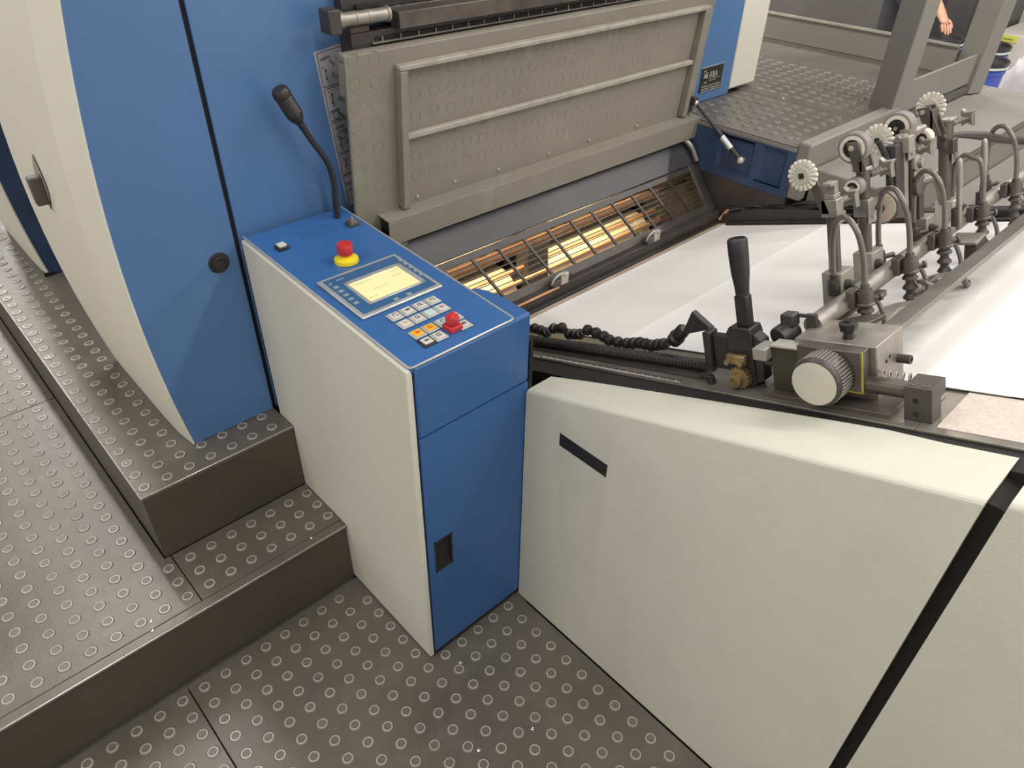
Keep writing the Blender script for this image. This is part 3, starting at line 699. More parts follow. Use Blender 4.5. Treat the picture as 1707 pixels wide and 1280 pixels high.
for i, ((v0, w0), (v1, w1)) in enumerate(zip(bp, bp[1:])):
    for t in ((0, .5) if math.hypot(v1-v0, w1-w0) > .032 else (0,)):
        c = Vector((1.078, v0+(v1-v0)*t, w0+(w1-w0)*t)); ax_ = (0, v1-v0, w1-w0)
        build(MB(W).lathe(c, ax_, [(.007, -.010), (.0115, -.006), (.0130, 0), (.0120, .005), (.0085, .007), (.0085, .012)], 16), 'segment', M_blackpl, bhs)
build(MB(W).lathe((1.078, -.155, .042), (-.10, .35, .30), [(.010, 0), (.0155, .006), (.0165, .022), (.012, .026), (.012, .034), (.014, .036), (.014, .050), (.008, .058)], 18), 'coupling', M_blackpl, bhs)
mb = MB(W); mb.prism([(-.112, .070), (-.040, .090), (-.080, .122)], 1.052, 1.066, ax=0); build(mb, 'fan_nozzle', M_blackpl, bhs, .002)

# ------------------------------------------------------------------ lever clamp on the bed
lc = thing('lever_clamp', 'black lever clamp with tall grip and brass gear on the bed', 'clamp', W(1.035, .04, 0))
mb = MB(W); mb.prism([(.012, .012), (.02, 0), (.056, 0), (.062, .010), (.062, .100), (.058, .112), (.018, .112), (.012, .102)], 1.022, 1.060, ax=0)
build(mb, 'block', M_blackpl, lc, .002)
build(MB(W).prism([(.060, .006), (.078, .016), (.078, .090), (.062, .102)], 1.026, 1.052, ax=0), 'cheek', M_blackpl, lc, .002)
build(MB(W).box(1.030, 1.048, .030, .054, .112, .168), 'lever', M_blackpl, lc, .002)
build(MB(W).lathe((1.039, .042, .168), (0, 0, 1), [(.0115, 0), (.0125, .015), (.0155, .04), (.0168, .07), (.0168, .096), (.0150, .099), (.013, .0995), (.0128, .0965), (.004, .0965)], 24), 'grip', M_blackpl, lc)
mb = MB(W); nt_ = 16; poly = []
for k in range(nt_*2): a = PI*k/nt_; r = .0215 if k % 2 else .0175; poly.append((.037+r*math.cos(a), .022+r*math.sin(a)))
mb.prism(poly, 1.008, 1.0215, ax=0); gr = build(mb, 'gear', M_brass, lc)
build(MB(W).lathe((1.008, .033, .018), (-1, 0, 0), [(.0125, 0), (.012, .008), (.007, .0085), (.006, .004)], 16), 'gear_hub', M_brass, gr)
build(MB(W).box(1.010, 1.0215, .014, .052, .046, .064), 'brass_clamp', M_brass, lc, .002)
for v in (.019, .046): build(MB(W).cyl((1.010, v, .052), (1.002, v, .052), .0052, n=10), 'bolt', M_brass, lc).data
build(MB(W).box(1.030, 1.046, -.024, .011, .024, .090), 'slide_plate', M_blackpl, lc, .002)
build(MB(W).box(1.022, 1.050, -.040, -.025, .020, .096), 'end_plate', M_blackpl, lc, .002)
build(MB(W).prism([(-.044, .016), (-.020, .016), (-.014, -.012), (-.026, -.012), (-.032, .008), (-.044, .010)], 1.006, 1.018, ax=0), 'foot', M_blackpl, lc, .001)
build(MB(W).box(1.0, 1.04, .075, .10, .066, .088), 'stop_bracket', M_green, lc, .002)
build(MB(W).cyl((1.036, .062, .050), (1.036, .110, .050), .008, n=10), 'spindle', M_darkw, lc)

# ------------------------------------------------------------------ carriage with knurled knob
cg = thing('roller_carriage', 'steel carriage block with big knurled knob and ivory cap on the bed', 'machine part', W(1.08, .2, 0))
build(MB(W).box(1.018, 1.034, .100, .178, .008, .086), 'front_plate', mat('olive_plate', (.052, .046, .030), .42, metal=.3, var=.1, vscale=30), cg, .001)
build(MB(W).box(1.016, 1.046, .100, .178, .0865, .091), 'top_strip', M_steelb, cg, .001)
build(MB(W).box(1.012, 1.038, .150, .256, .030, .098), 'block', M_darkw, cg, .0015)
build(MB(W).box(1.0385, 1.132, .132, .266, .004, .0985), 'block', M_steel, cg, .002)
build(MB(W).box(1.0108, 1.0128, .2540, .2568, .030, .0986).box(1.0108, 1.0125, .215, .2568, .0295, .0312), 'gilt_edge', mat('gilt_edge', (.50, .42, .08), .35, metal=.6), cg)
build(MB(W).box(1.000, 1.09, .085, .30, -.0005, .008), 'base_plate', M_darkw, cg, .001)
mb = MB(W)
mb.lathe((1.012, .202, .058), (-1, 0, 0), [(.030, 0), (.040, .002), (.0408, .004), (.0408, .040), (.0395, .045), (.0372, .047)], 48); kn = build(mb, 'knob', M_dark, cg)
mb = MB(W)
for k in range(46):
    a = 2*PI*k/46; c_, s_ = math.cos(a), math.sin(a)
    mb.tube([(1.007, .202+.0408*c_, .058+.0408*s_), (.974, .202+.0408*c_, .058+.0408*s_)], .0014, 4)
build(mb, 'knurling', M_steel, kn)
build(MB(W).lathe((.966, .202, .058), (-1, 0, 0), [(.0362, 0), (.0362, .0012), (.034, .0018), (.001, .002)], 40), 'cap', M_knobface, kn)
build(MB(W).lathe((1.062, .212, .0985), (0, 0, 1), [(.010, 0), (.008, .010), (.013, .014), (.0150, .026), (.006, .028), (.006, .031)], 7), 'star_knob', M_blackpl, cg, smooth=.3)
build(MB(W).lathe((1.112, .266, .050), (0, 1, 0), [(.0075, 0), (.0075, .020), (.004, .0205), (.004, .012)], 14), 'socket_screw', M_dark, cg)
for (u, w) in ((1.07, .062), (1.082, .066)): build(MB(W).lathe((u, .2662, w), (0, 1, 0), [(.0028, 0), (.0028, .0006)], 10), 'hole', M_black, cg)
build(MB(W).cyl((1.028, .256, .040), (1.028, .320, .040), .0135, n=18), 'guide_rod', M_darkw, cg)
build(MB(W).tube([(1.044+.0085*math.cos(k*.7), .270+.0011*k, .050+.0085*math.sin(k*.7)) for k in range(46)], .0016, 6), 'spring', M_steel, cg)
eb = MB(W); eb.prism([(1.008, 0), (1.042, 0), (1.042, .030), (1.058, .030), (1.058, .055), (1.008, .055)], .317, .356, ax=1)
ebo = build(eb, 'end_stop', M_dark, cg, .001)
for v in (.326, .344): build(MB(W).lathe((1.020, v, .055), (0, 0, 1), [(.0058, 0), (.0058, .0008), (.0036, .0009), (.0036, .0002)], 14), 'hole_rim', M_darkw, ebo)
for w in (.012, .034): build(MB(W).lathe((1.0078, .334, w), (-1, 0, 0), [(.0042, 0), (.0042, .0004)], 12), 'hole', M_black, ebo)
# motor-like tensioner and bracket plate behind
build(MB(W).lathe((1.066, .086, .080), (1, .35, .25), [(.020, 0), (.021, .003), (.021, .028), (.016, .030), (.016, .038)], 18), 'tensioner', M_dark, cg)
build(MB(W).box(1.075, 1.10, .086, .110, .098, .122), 'tensioner_cap', M_dark, cg, .003)
build(MB(W).box(1.086, 1.094, .128, .146, .040, .122).box(1.094, 1.10, .110, .128, .112, .118), 'bracket_plate', M_dark, cg, .001)
build(MB(W).hose([(1.075, .112, .058), (1.09, .122, .050), (1.08, .128, .038), (1.07, .118, .030)], .004, 8), 'link', M_dark, cg)

# ------------------------------------------------------------------ cross beam and flat bar
cb = thing('cross_beam', 'round steel cross beam carrying the roller arms and air nozzles', 'beam', W(1.7, .135, .1))
build(MB(W).cyl((1.094, .135, .100), (2.36, .128, .100), .0165, n=24), 'tube', M_steel, cb)
build(MB(W).box(1.10, 1.34, .118, .150, .068, .080), 'square_rail', M_steel, cb, .001)
build(MB(W).prism([(1.10, .150), (1.15, .150), (1.19, .185), (1.195, .212), (1.16, .205), (1.10, .172)], .082, .090), 'end_bracket', M_darkw, cb, .001)
for u in (1.245, 1.43, 1.60, 1.80): build(MB(W).tube([(u, .135+.0175*math.cos(a*PI/8), .10+.0175*math.sin(a*PI/8)) for a in range(16)], .0014, 5, closed=True), 'cable_tie', M_blackpl, cb)
fbar = thing('flat_bar', 'flat grey bar across the paper, parallel to the round cross beam', 'bar', W(1.7, .235, .07))
build(MB(W).box(1.128, 2.40, .219, .250, .074, .083), 'bar', mat('grey_anodised', (.20, .185, .17), .38, metal=.5, var=.15, vscale=12), fbar, .001)
build(MB(W).box(2.36, 2.40, .10, .26, 0, .118), 'end_block', M_dark, fbar, .002)

# ------------------------------------------------------------------ roller arms
def brush_wheel(mb_parent, u, v, w, r=.0265, th=.014, hub_out=True):
    t = mb_parent
    mb = MB(W)
    for k in range(18):
        a = 2*PI*k/18; c_, s_ = math.cos(a), math.sin(a)
        mb.lathe((u, v+c_*.014, w+s_*.014), (0, c_, s_), [(.0030, 0), (.0042, .006), (.0046, r-.0185), (.0034, r-.0145), (.001, r-.0138)], 7)
    b1 = build(mb, 'brush_wheel', M_bristle, t)
    build(MB(W).lathe((u-.0055, v, w), (1, 0, 0), [(.0140, 0), (.0148, .002), (.0148, .010), (.0140, .012)], 24), 'hub', M_knobface, b1)
    build(MB(W).box(u-.0072, u-.0054, v-.0045, v+.0045, w-.0045, w+.0045), 'axle_socket', M_black, b1)
    return b1
def tyre_wheel(t, u, v, w, r=.027, th=.022, mt=None):
    b1 = build(MB(W).lathe((u, v, w), (1, 0, 0), [(r*.62, 0), (r*.94, 0), (r, .002), (r, th-.002), (r*.94, th), (r*.6, th)], 32), 'tyre_wheel', mt or M_tyre, t)
    build(MB(W).lathe((u-.0012, v, w), (1, 0, 0), [(r*.60, 0), (r*.60, -.0002), (r*.82, -.0002), (r*.82, .002)], 32), 'white_ring', M_bristle, b1)
    build(MB(W).lathe((u-.0020, v, w), (1, 0, 0), [(r*.58, 0), (r*.56, .004), (r*.2, .004)], 24), 'wheel_core', M_black, b1)
    build(MB(W).cyl((u-.006, v, w), (u+th+.004, v, w), .004, n=10), 'axle', M_steel, b1)
    return b1
def post(t, u, v, w0, w1, r=.0108, m=None): return build(MB(W).cyl((u, v, w0), (u, v, w1), r, n=18), 'post', m or M_darkw, t)
def base(t, u, v, m=None): 
    b1 = build(MB(W).box(u-.022, u+.026, v-.018, v+.020, .078, .142), 'base_block', m or M_green, t, .002)
    build(MB(W).lathe((u-.006, v+.014, .118), (0, 1, 0), [(.009, 0), (.009, .012), (.006, .013), (.006, .020)], 12), 'set_screw', M_dark, b1)
def thumb_screw(t, u, v, w, L=.05):
    b1 = build(MB(W).tube([(u, v, w), (u+L, v+.004, w-.004)], .005, 10), 'thumb_screw', M_darkw, t)
    build(MB(W).tube([(u+.008+.0062*math.cos(k*.8)*0, v+.0062*math.cos(k*.8), w+.0062*math.sin(k*.8)) if False else (u+.006+L*.55*k/40, v+.0062*math.cos(k*.9), w+.0062*math.sin(k*.9)) for k in range(41)], .0011, 5), 'spring', M_steel, b1)
    mb = MB(W); mb.prism([(v-.010, w-.020), (v+.002, w-.014), (v+.014, w-.022), (v+.012, w+.002), (v+.016, w+.012), (v-.002, w+.010), (v-.010, w+.018), (v-.012, w)], u+L-.002, u+L+.014, ax=0)
    build(mb, 'wing_nut', M_steel, b1, .002)
def clamp(t, u, v, w, m=None):
    b1 = build(MB(W).box(u-.015, u+.010, v-.014, v+.016, w-.020, w+.012), 'clamp', m or M_steel, t, .002)
    build(MB(W).box(u-.010, u+.024, v+.010, v+.0125, w-.036, w-.016), 'tab', M_steel, b1, .001)
    build(MB(W).lathe((u+.004, v+.0128, w-.026), (0, 1, 0), [(.002, 0), (.002, .0004)], 8), 'hole', M_black, b1)
RG = 'roller stands on the cross beam'
# arm 1
t = thing('roller_stand', 'roller arm nearest the lever clamp, ending in a cream brush wheel', 'roller stand', W(1.262, .095, .078), RG)
base(t, 1.262, .095); post(t, 1.258, .095, .12, .258); clamp(t, 1.258, .095, .264); thumb_screw(t, 1.27, .098, .264, .045)
build(MB(W).box(1.245, 1.268, .086, .106, .276, .284).box(1.252, 1.266, .090, .104, .284, .300).box(1.236, 1.262, .088, .106, .300, .306), 'stop', M_steel, t, .001)
build(MB(W).prism([(.082, .250), (.098, .250), (.070, .330), (.052, .326)], 1.243, 1.248, ax=0), 'arm', M_darkw, t, .001)
brush_wheel(t, 1.232, .058, .324, .0275)
# arm 2
t = thing('roller_stand', 'roller arm with a grey tyre wheel on top and a cream disc beside its post', 'roller stand', W(1.382, .095, .078), RG)
base(t, 1.384, .095); post(t, 1.378, .095, .12, .300, .0118)
build(MB(W).prism([(.078, .352), (.100, .352), (.112, .298), (.090, .298)], 1.352, 1.357, ax=0).prism([(.078, .352), (.100, .352), (.112, .298), (.090, .298)], 1.384, 1.389, ax=0).box(1.352, 1.389, .100, .106, .296, .318), 'fork', M_darkw, t, .001)
build(MB(W).lathe((1.352, .088, .342), (-1, 0, 0), [(.005, 0), (.005, .003), (.002, .0035)], 10), 'axle_bolt', M_steelb, t)
tyre_wheel(t, 1.359, .086, .340, .028, .022)
build(MB(W).box(1.360, 1.395, .082, .110, .298, .303), 'cap_plate', M_steelb, t, .001)
tyre_wheel(t, 1.345, .090, .272, .0175, .020)
clamp(t, 1.378, .095, .232); thumb_screw(t, 1.392, .100, .284, .065)
dk = build(MB(W).lathe((1.452, .092, .206), (1, 0, 0), [(.031, 0), (.033, .001), (.033, .014), (.030, .015)], 36), 'disc_wheel', M_darkw, t)
build(MB(W).lathe((1.4505, .092, .206), (1, 0, 0), [(.0300, 0), (.0300, .0015)], 36), 'disc_face', mat('peach_disc', (.60, .50, .40), .4, var=.12, vscale=30), dk)
build(MB(W).lathe((1.4495, .092, .206), (1, 0, 0), [(.008, -.006), (.0095, 0)], 16), 'disc_hub', M_dark, dk)
build(MB(W).box(1.39, 1.46, .088, .096, .234, .244), 'disc_link', M_darkw, t, .001)
# arm 3
t = thing('roller_stand', 'crowded middle roller arm with brush wheel, tyre wheel and lever linkage', 'roller stand', W(1.60, .095, .078), RG)
base(t, 1.625, .098, M_green); build(MB(W).box(1.60, 1.624, .085, .105, .142, .190), 'post', M_dark, t, .001)
build(MB(W).box(1.545, 1.562, .080, .100, .16, .325), 'post', M_green, t, .001)
build(MB(W).box(1.512, 1.543, .076, .098, .18, .312), 'post', M_dark, t, .002)
build(MB(W).box(1.566, 1.580, .080, .104, .17, .300), 'post', M_dark, t, .001)
brush_wheel(t, 1.535, .054, .322, .031)
build(MB(W).hose([(1.50, .07, .325), (1.505, .082, .29), (1.50, .09, .25), (1.508, .09, .21)], .006, 8), 'cable', M_blackpl, t)
tyre_wheel(t, 1.585, .068, .333, .030, .028)
build(MB(W).cyl((1.535, .09, .318), (1.66, .09, .318), .0065, n=10).cyl((1.60, .09, .318), (1.625, .09, .318), .0105, n=14).box(1.57, 1.60, .08, .10, .308, .330), 'cross_pin', M_steel, t)
build(MB(W).lathe((1.582, .104, .262), (0, 1, 0), [(.017, 0), (.017, .006), (.010, .008), (.010, .016), (.005, .018)], 18), 'pivot', M_steel, t)
build(MB(W).lathe((1.590, .104, .215), (0, 1, 0), [(.022, 0), (.022, .008), (.014, .012)], 20), 'pivot', M_darkw, t)
build(MB(W).cyl((1.59, .11, .222), (1.665, .11, .214), .0075, .0065, 12).tube([(1.662, .11, .214), (1.672, .112, .190), (1.690, .112, .150)], [.008, .007, .005], 8), 'lever', M_steel, t)
thumb_screw(t, 1.59, .10, .285, .05); clamp(t, 1.555, .095, .31, M_green)
build(MB(W).box(1.60, 1.66, .082, .088, .225, .275), 'back_plate', M_steelb, t, .001)
tyre_wheel(t, 1.655, .088, .296, .0185, .020, M_bristle)
# arm 4
t = thing('roller_stand', 'roller arm furthest from the lever clamp, cream brush wheel over a dark fork', 'roller stand', W(1.76, .095, .078), RG)
base(t, 1.765, .098, M_steelb); post(t, 1.757, .095, .12, .268, .0125); post(t, 1.757, .095, .255, .312, .0155)
build(MB(W).prism([(.060, .350), (.086, .352), (.108, .290), (.080, .290)], 1.700, 1.704, ax=0).prism([(.066, .350), (.086, .352), (.108, .290), (.090, .290)], 1.728, 1.732, ax=0).box(1.70, 1.732, .086, .092, .29, .345), 'fork', M_darkw, t, .001)
build(MB(W).lathe((1.700, .072, .342), (-1, 0, 0), [(.005, 0), (.005, .003), (.002, .0035)], 10), 'axle_bolt', M_steelb, t)
brush_wheel(t, 1.738, .074, .346, .030)
build(MB(W).box(1.742, 1.775, .088, .112, .311, .316), 'cap_plate', M_steelb, t, .001)
thumb_screw(t, 1.775, .10, .300, .085); clamp(t, 1.760, .100, .262, M_darkw)

# ------------------------------------------------------------------ air nozzles with arched hoses
AG = 'air nozzles hanging from the cross beam'
def air_nozzle(u, lab, pk=.252, lean=0., full=True):
    t = thing('air_nozzle', lab, 'air nozzle', W(u, .17, .02), AG)
    du = .001*lean
    build(MB(W).hose([(u, .172, .132), (u-.001+du, .172, .18), (u-.002+du, .166, .222), (u+.004, .150, pk-.006), (u+.012, .132, pk), (u+.022, .114, pk-.014), (u+.030, .104, .205), (u+.034, .100, .165), (u+.034, .100, .135)], .0052, 10), 'arched_hose', M_hosem, t, smooth=1.2)
    build(MB(W).box(u-.019, u+.010, .146, .160, .096, .128), 'holder', M_darkw, t, .002)
    build(MB(W).lathe((u, .172, .100), (0, 0, 1), [(.0165, 0), (.0168, .003), (.0140, .005), (.0140, .024), (.0115, .025), (.0115, .028), (.0078, .029), (.0078, .036)], 18), 'collar', M_darkw, t)
    prof = [(.0095, 0)]
    for k in range(4): prof += [(.0090-.0004*k, -.004-.0195*k), (.0142-.0006*k, -.011-.0195*k), (.0136-.0006*k, -.0135-.0195*k), (.0078, -.0165-.0195*k), (.0078, -.0195-.0195*k)]
    build(MB(W).lathe((u, .172, .100), (0, 0, 1), prof, 14), 'bellows_nozzle', M_dark, t, smooth=.3)
    build(MB(W).hose([(u+.016, .176, .112), (u+.022, .186, .092), (u+.022, .194, .062), (u+.012, .192, .034), (u, .180, .020)], .0042, 8), 'thin_hose', M_hosem, t, smooth=1.2)
    build(MB(W).lathe((u+.012, .180, .108), (.6, .6, 0), [(.003, 0), (.003, .010), (.007, .011), (.007, .015)], 10), 'thumb_knob', M_darkw, t)
    build(MB(W).lathe((u+.034, .100, .102), (0, 0, 1), [(.012, 0), (.013, .006), (.011, .026), (.0075, .028), (.0075, .038)], 14).cyl((u+.034, .104, .115), (u+.058, .118, .115), .005, n=8), 'valve', M_dark, t)
    return t
air_nozzle(1.207, 'air nozzle with arched hose nearest the knurled knob')
air_nozzle(1.388, 'air nozzle second from the knurled knob, arched hose passing the cream disc', .256)
air_nozzle(1.549, 'air nozzle third from the knurled knob, arched hose below the lever linkage', .250)
air_nozzle(1.752, 'air nozzle fourth from the knurled knob, past the last brush wheel', .235)
air_nozzle(1.955, 'air nozzle furthest from the knurled knob, at the right edge', .255)
# pins and hanging brush holders
for u, w1, lab in ((1.655, .252, 'shorter shiny steel pin standing on the cross beam'), (1.79, .262, 'taller shiny steel pin standing on the cross beam')):
    t = thing('steel_pin', lab, 'pin', W(u, .155, .11), 'steel pins on the cross beam')
    build(MB(W).lathe((u, .160, .105), (0, 0, 1), [(.0055, 0), (.0055, w1-.165), (.0075, w1-.160), (.0062, w1-.115), (.0045, w1-.108), (.001, w1-.105)], 14), 'shaft', M_steel, t)
    build(MB(W).box(u-.010, u+.004, .148, .158, .112, .150), 'clip', M_dark, t, .001)
for k, (u, lab) in enumerate(((1.405, 'small brush holder hanging by the second air nozzle'), (1.625, 'dark clamp box hanging by the third air nozzle'))):
    t = thing('brush_holder', lab, 'machine part', W(u, .18, .05))
    T2 = lambda x, y, z, u=u: W(u+x*.77-z*.64, .192+y, .072+x*.64*-1*.6+z*.77)
    if k == 0:
        build(MB(T2).box(-.024, .024, -.010, .010, -.006, .008), 'holder', M_steel, t, .002)
        for q in range(12): pass
        mb = MB(T2)
        for q in range(16): mb.cyl((-.022+.0029*q, -.007, -.006), (-.022+.0029*q, -.008, -.022), .0012, n=5)
        build(mb, 'bristles', M_bristle, t, kind='stuff')
        build(MB(T2).cyl((.02, 0, .004), (.055, .004, .022), .007, .010, 10), 'stem', M_dark, t)
    else:
        build(MB(W).prism([(u-.03, .05), (u-.005, .035), (u+.028, .045), (u+.034, .075), (u+.010, .096), (u-.026, .092)], .190, .214, ax=1), 'box', M_dark, t, .003)
        build(MB(W).prism([(u-.042, .092), (u+.012, .098), (u+.008, .104), (u-.044, .098)], .165, .218, ax=1), 'plate', M_steel, t, .001)
        build(MB(W).hose([(u-.03, .19, .05), (u-.055, .20, .03), (u-.05, .205, .012), (u-.03, .20, .010)], .006, 8), 'hose', M_hosem, t)
for u, lab in ((1.30, 'curved flat bracket under the cross beam by the first air nozzle'), (1.47, 'curved flat bracket under the cross beam by the second air nozzle')):
    pts = [(-.09, .165), (-.02, .150), (.02, .150), (.05, .165), (.075, .195), (.085, .215), (.06, .216), (.05, .200), (.02, .180), (-.03, .185), (-.09, .200)]
    o = build(MB(W).prism([(u+a_, b_) for a_, b_ in pts], .046, .052), 'curved_bracket', M_green, None, .001); tag(o, lab, 'bracket', 'curved brackets under the beam')
fh = thing('feed_hose', 'thick dark hose running from the far roller arm to the right edge', 'hose', W(1.95, .1, .2))
build(MB(W).hose([(1.735, .098, .278), (1.80, .105, .272), (1.90, .118, .248), (2.02, .125, .215), (2.18, .13, .178), (2.34, .14, .15)], [.006, .0065, .0095, .010, .011, .011], 12), 'hose', M_dark, fh, smooth=1.2)
build(MB(W).hose([(1.735, .098, .284), (1.82, .11, .270), (1.92, .12, .250)], .004, 8), 'wire', M_hosem, fh, smooth=1.2)

# ------------------------------------------------------------------ far side: blue frame, platform, guard rail
bfr = thing('side_frame', 'dark blue cast side frame with two sunken pockets, at the far side', 'machine frame', (2.14, 1.2, .55))
mb = MB(); X0, X1 = 2.122, 2.150
pk1 = (1.135, 1.265, .722, .832); pk2 = (1.022, 1.115, .728, .838)
ys = [.995, pk2[0], pk2[1], pk1[0], pk1[1], 1.46]
mb.box(X0, X1, .995, 1.46, .838, .857).box(X0, X1, .995, 1.46, .700, .722)
mb.box(X0, X1, .995, pk2[0], .722, .838).box(X0, X1, pk2[1], pk1[0], .722, .838).box(X0, X1, pk1[1], 1.46, .722, .838)
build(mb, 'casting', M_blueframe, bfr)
build(MB().box(X0+.003, X1, .995, 1.46, .50, .6995), 'web_plate', M_dark, bfr)
for p in (pk1, pk2):
    mb = MB(); y0, y1, z0, z1 = p; i_ = .010
    mb.grid([[(X0, y0, z0), (X0, y1, z0)], [(X0+.014, y0+i_, z0+i_), (X0+.014, y1-i_, z0+i_)], [(X0+.014, y0+i_, z1-i_), (X0+.014, y1-i_, z1-i_)], [(X0, y0, z1), (X0, y1, z1)]])
    mb.grid([[(X0, y0, z0), (X0, y0, z1)], [(X0+.014, y0+i_, z0+i_), (X0+.014, y0+i_, z1-i_)]]); mb.grid([[(X0, y1, z0), (X0, y1, z1)], [(X0+.014, y1-i_, z0+i_), (X0+.014, y1-i_, z1-i_)]])
    build(mb, 'pocket', M_blueframe, bfr, recalc=False)
build(MB().box(X0-.004, X0-.0002, .995, 1.40, .846, .857), 'top_lip', M_grey, bfr)

pf = thing('walkway_platform', 'raised far-side walkway platform with round rubber studs beyond the machine', 'platform', (2.8, 1.6, 0))
ZP = .86
build(MB().box(2.151, 3.42, 1.0, 1.464, .40, ZP-.012).box(2.46, 3.42, 1.464, 3.6, .40, ZP-.012), 'deck', M_rubber, pf)
build(MB().box(2.123, 2.5385, 1.0, 1.464, ZP-.012, ZP).box(2.46, 2.5385, 1.464, 1.465, ZP-.012, ZP), 'tread', M_rubber, pf, .001)
build(MB().box(2.5415, 3.42, 1.0, 3.6, ZP-.012, ZP), 'tread', M_rubber, pf, .001)
studs(gridpts(2.14, 3.05, 1.03, 2.3, 2.290, 1.062, ZP, .0522, keep=lambda x, y: abs(x-2.54) > .018 and not (x < 2.67 and y > 1.45)), pf, STUDD)
build(MB().box(2.128, 2.74, .955, .999, ZP-.08, ZP+.016).box(2.128, 2.165, .952, .999, .70, ZP-.08), 'kerb', M_grey, pf, .006)
for p in ((2.25, 1.14, ZP), (2.20, 1.04, ZP), (2.56, 1.30, ZP)): screw(p, pf)

gd = thing('guard_railing', 'grey sheet-metal guard rail with broad posts and kick plates around the far walkway', 'railing', (3.0, 1.0, ZP))
build(MB().prism([(2.672, .962), (2.765, .952), (2.775, .985), (2.762, 1.046), (2.70, 1.052)], ZP-.03, 1.9), 'post', M_grey, gd, .004)
build(MB().prism([(3.400, .955), (3.475, .93), (3.485, .965), (3.47, 1.03), (3.405, 1.04)], ZP-.06, 1.9), 'post', M_grey, gd, .004)
build(MB().box(2.766, 3.402, .968, .978, ZP-.02, .949), 'kick_plate', M_grey, gd, .002)
build(MB().box(2.766, 3.402, .960, .988, ZP-.055, ZP-.045).box(2.766, 3.402, .958, .990, ZP-.044, ZP-.03), 'rail_track', M_greyd, gd)
build(MB().box(3.392, 3.402, 1.045, 3.6, ZP, .968), 'kick_plate', M_grey, gd, .002)
build(MB().box(3.385, 3.392, 1.045, 3.6, .962, .972), 'kick_plate_edge', M_steelb, gd)

fbx = thing('step_cover', 'broad grey sheet-metal cover below the far guard rail', 'cover', (2.9, .85, .5))
build(MB().box(2.17, 3.63, .692, .951, .40, .797).box(3.50, 3.63, .951, 1.03, .40, .797).box(2.78, 3.5, .951, .998, .40, .797), 'shell', M_grey, fbx, .005)
build(MB().box(2.17, 3.4, .40, .690, .40, .66), 'front_box', M_grey, fbx, .004)
build(MB().box(2.30, 3.55, .6905, .6915, .765, .774).box(2.30, 3.55, .6905, .6915, .784, .789), 'fold_line', M_greyd, fbx)
build(MB().box(2.17, 9, -2.0, 3.6, -.02, 0), 'floor_slab', M_conc, fl)

# dark cable clutter at the far edge of the feed board
cl = thing('cable_tray', 'dark tray of tangled cables at the far edge of the paper', 'cable tray', W(2.2, -.6, 0))
build(MB(W).prism([(-.735, 0), (-.30, 0), (-.28, .022), (-.40, .036), (-.60, .044), (-.72, .030)], 2.102, 2.125, ax=0), 'tray_wall', M_dark, cl, .002)
build(MB(W).box(2.125, 2.165, -.73, .5, -.02, .020), 'tray_floor', M_dark, cl)
for k in range(9):
    random.seed(100+k); pts = [(2.112+.03*random.random()+.006*(k % 4), -.70+.085*q, .03+.022*random.random()) for q in range(8)]
    build(MB(W).hose(pts, .005+.002*(k % 2), 8), 'cable', M_blackpl if k % 3 else M_darkw, cl, smooth=1.2)
build(MB(W).hose([(2.11, -.74, .01), (2.14, -.70, .045), (2.17, -.64, .03), (2.20, -.60, .02)], .008, 8), 'pipe', M_copper, cl, smooth=1.2)
build(MB(W).lathe((2.13, -.66, .03), (0, 1, 0), [(.013, 0), (.013, .03), (.009, .032), (.009, .05)], 12), 'fitting', M_brass, cl)

# ------------------------------------------------------------------ background: buckets, film, cartons, person
pal = build(MB().box(4.75, 5.62, .75, 1.84, .0, .15), 'pallet_deck', M_card); tag(pal, 'low pale pallet under the buckets beyond the railing', 'pallet')
def bucket(x, y, zl, lab, r=.15, zb=.15):
    t = thing('bucket', lab, 'bucket', (x, y, zb), 'blue buckets with black lids')
    h = zl-zb
    build(MB().lathe((x, y, zb), (0, 0, 1), [(r*.86, 0), (r*.88, .01), (r*.95, h-.06), (r*.985, h-.058), (r*.985, h-.04), (r*.95, h-.038), (r*.95, h-.030)], 36), 'body', M_bucket, t)
    build(MB().lathe((x, y, zl-.03), (0, 0, 1), [(r*.96, 0), (r*1.03, .002), (r*1.03, .010), (r*.99, .014)], 36), 'seal_ring', M_btng, t)
    build(MB().lathe((x, y, zl-.018), (0, 0, 1), [(r*1.0, 0), (r*1.02, .004), (r*1.02, .022), (r*.97, .026), (r*.92, .022), (r*.90, .006), (r*.3, .005)], 36), 'lid', M_lid, t)
    return t
bucket(5.05, 1.70, .685, 'blue bucket whose black lid the hand rests on', .15, .15)
bucket(5.35, 1.518, .634, 'blue bucket behind the outer railing post, next to the clear film', .15, .15)
bucket(4.93, 1.385, .635, 'blue bucket in front of the others, its blue wall in view', .145, .15)
# crumpled clear film
random.seed(5); mb = MB(); rows = []
for i in range(22):
    row = []
    for j in range(18):
        x = 5.10+.50*i/21; y = .86+.50*j/17
        bul = math.sin(PI*i/21)*math.sin(PI*j/17)
        row.append((x+random.uniform(-.012, .012), y+random.uniform(-.012, .012), .20+.47*bul**.22+random.uniform(-.04, .04)))
    rows.append(row)
mb.grid(rows); o = build(mb, 'plastic_film', M_film, recalc=False, smooth=.25); tag(o, 'crumpled clear plastic film bundled beside the blue buckets', 'plastic film')
ct = thing('carton', 'pale carton with a yellow-green label behind the buckets', 'carton', (6.3, 1.75, 0))
build(MB().box(6.0, 7.0, .8, 1.665, 0, .60), 'box', M_card, ct, .006)
build(MB().box(5.995, 5.9995, 1.515, 1.66, .555, .592), 'label_strip', M_label, ct)
mb = MB(); mb.box(5.9935, 5.9945, 1.54, 1.60, .568, .575); build(mb, 'label_print', M_inkgrey, ct)
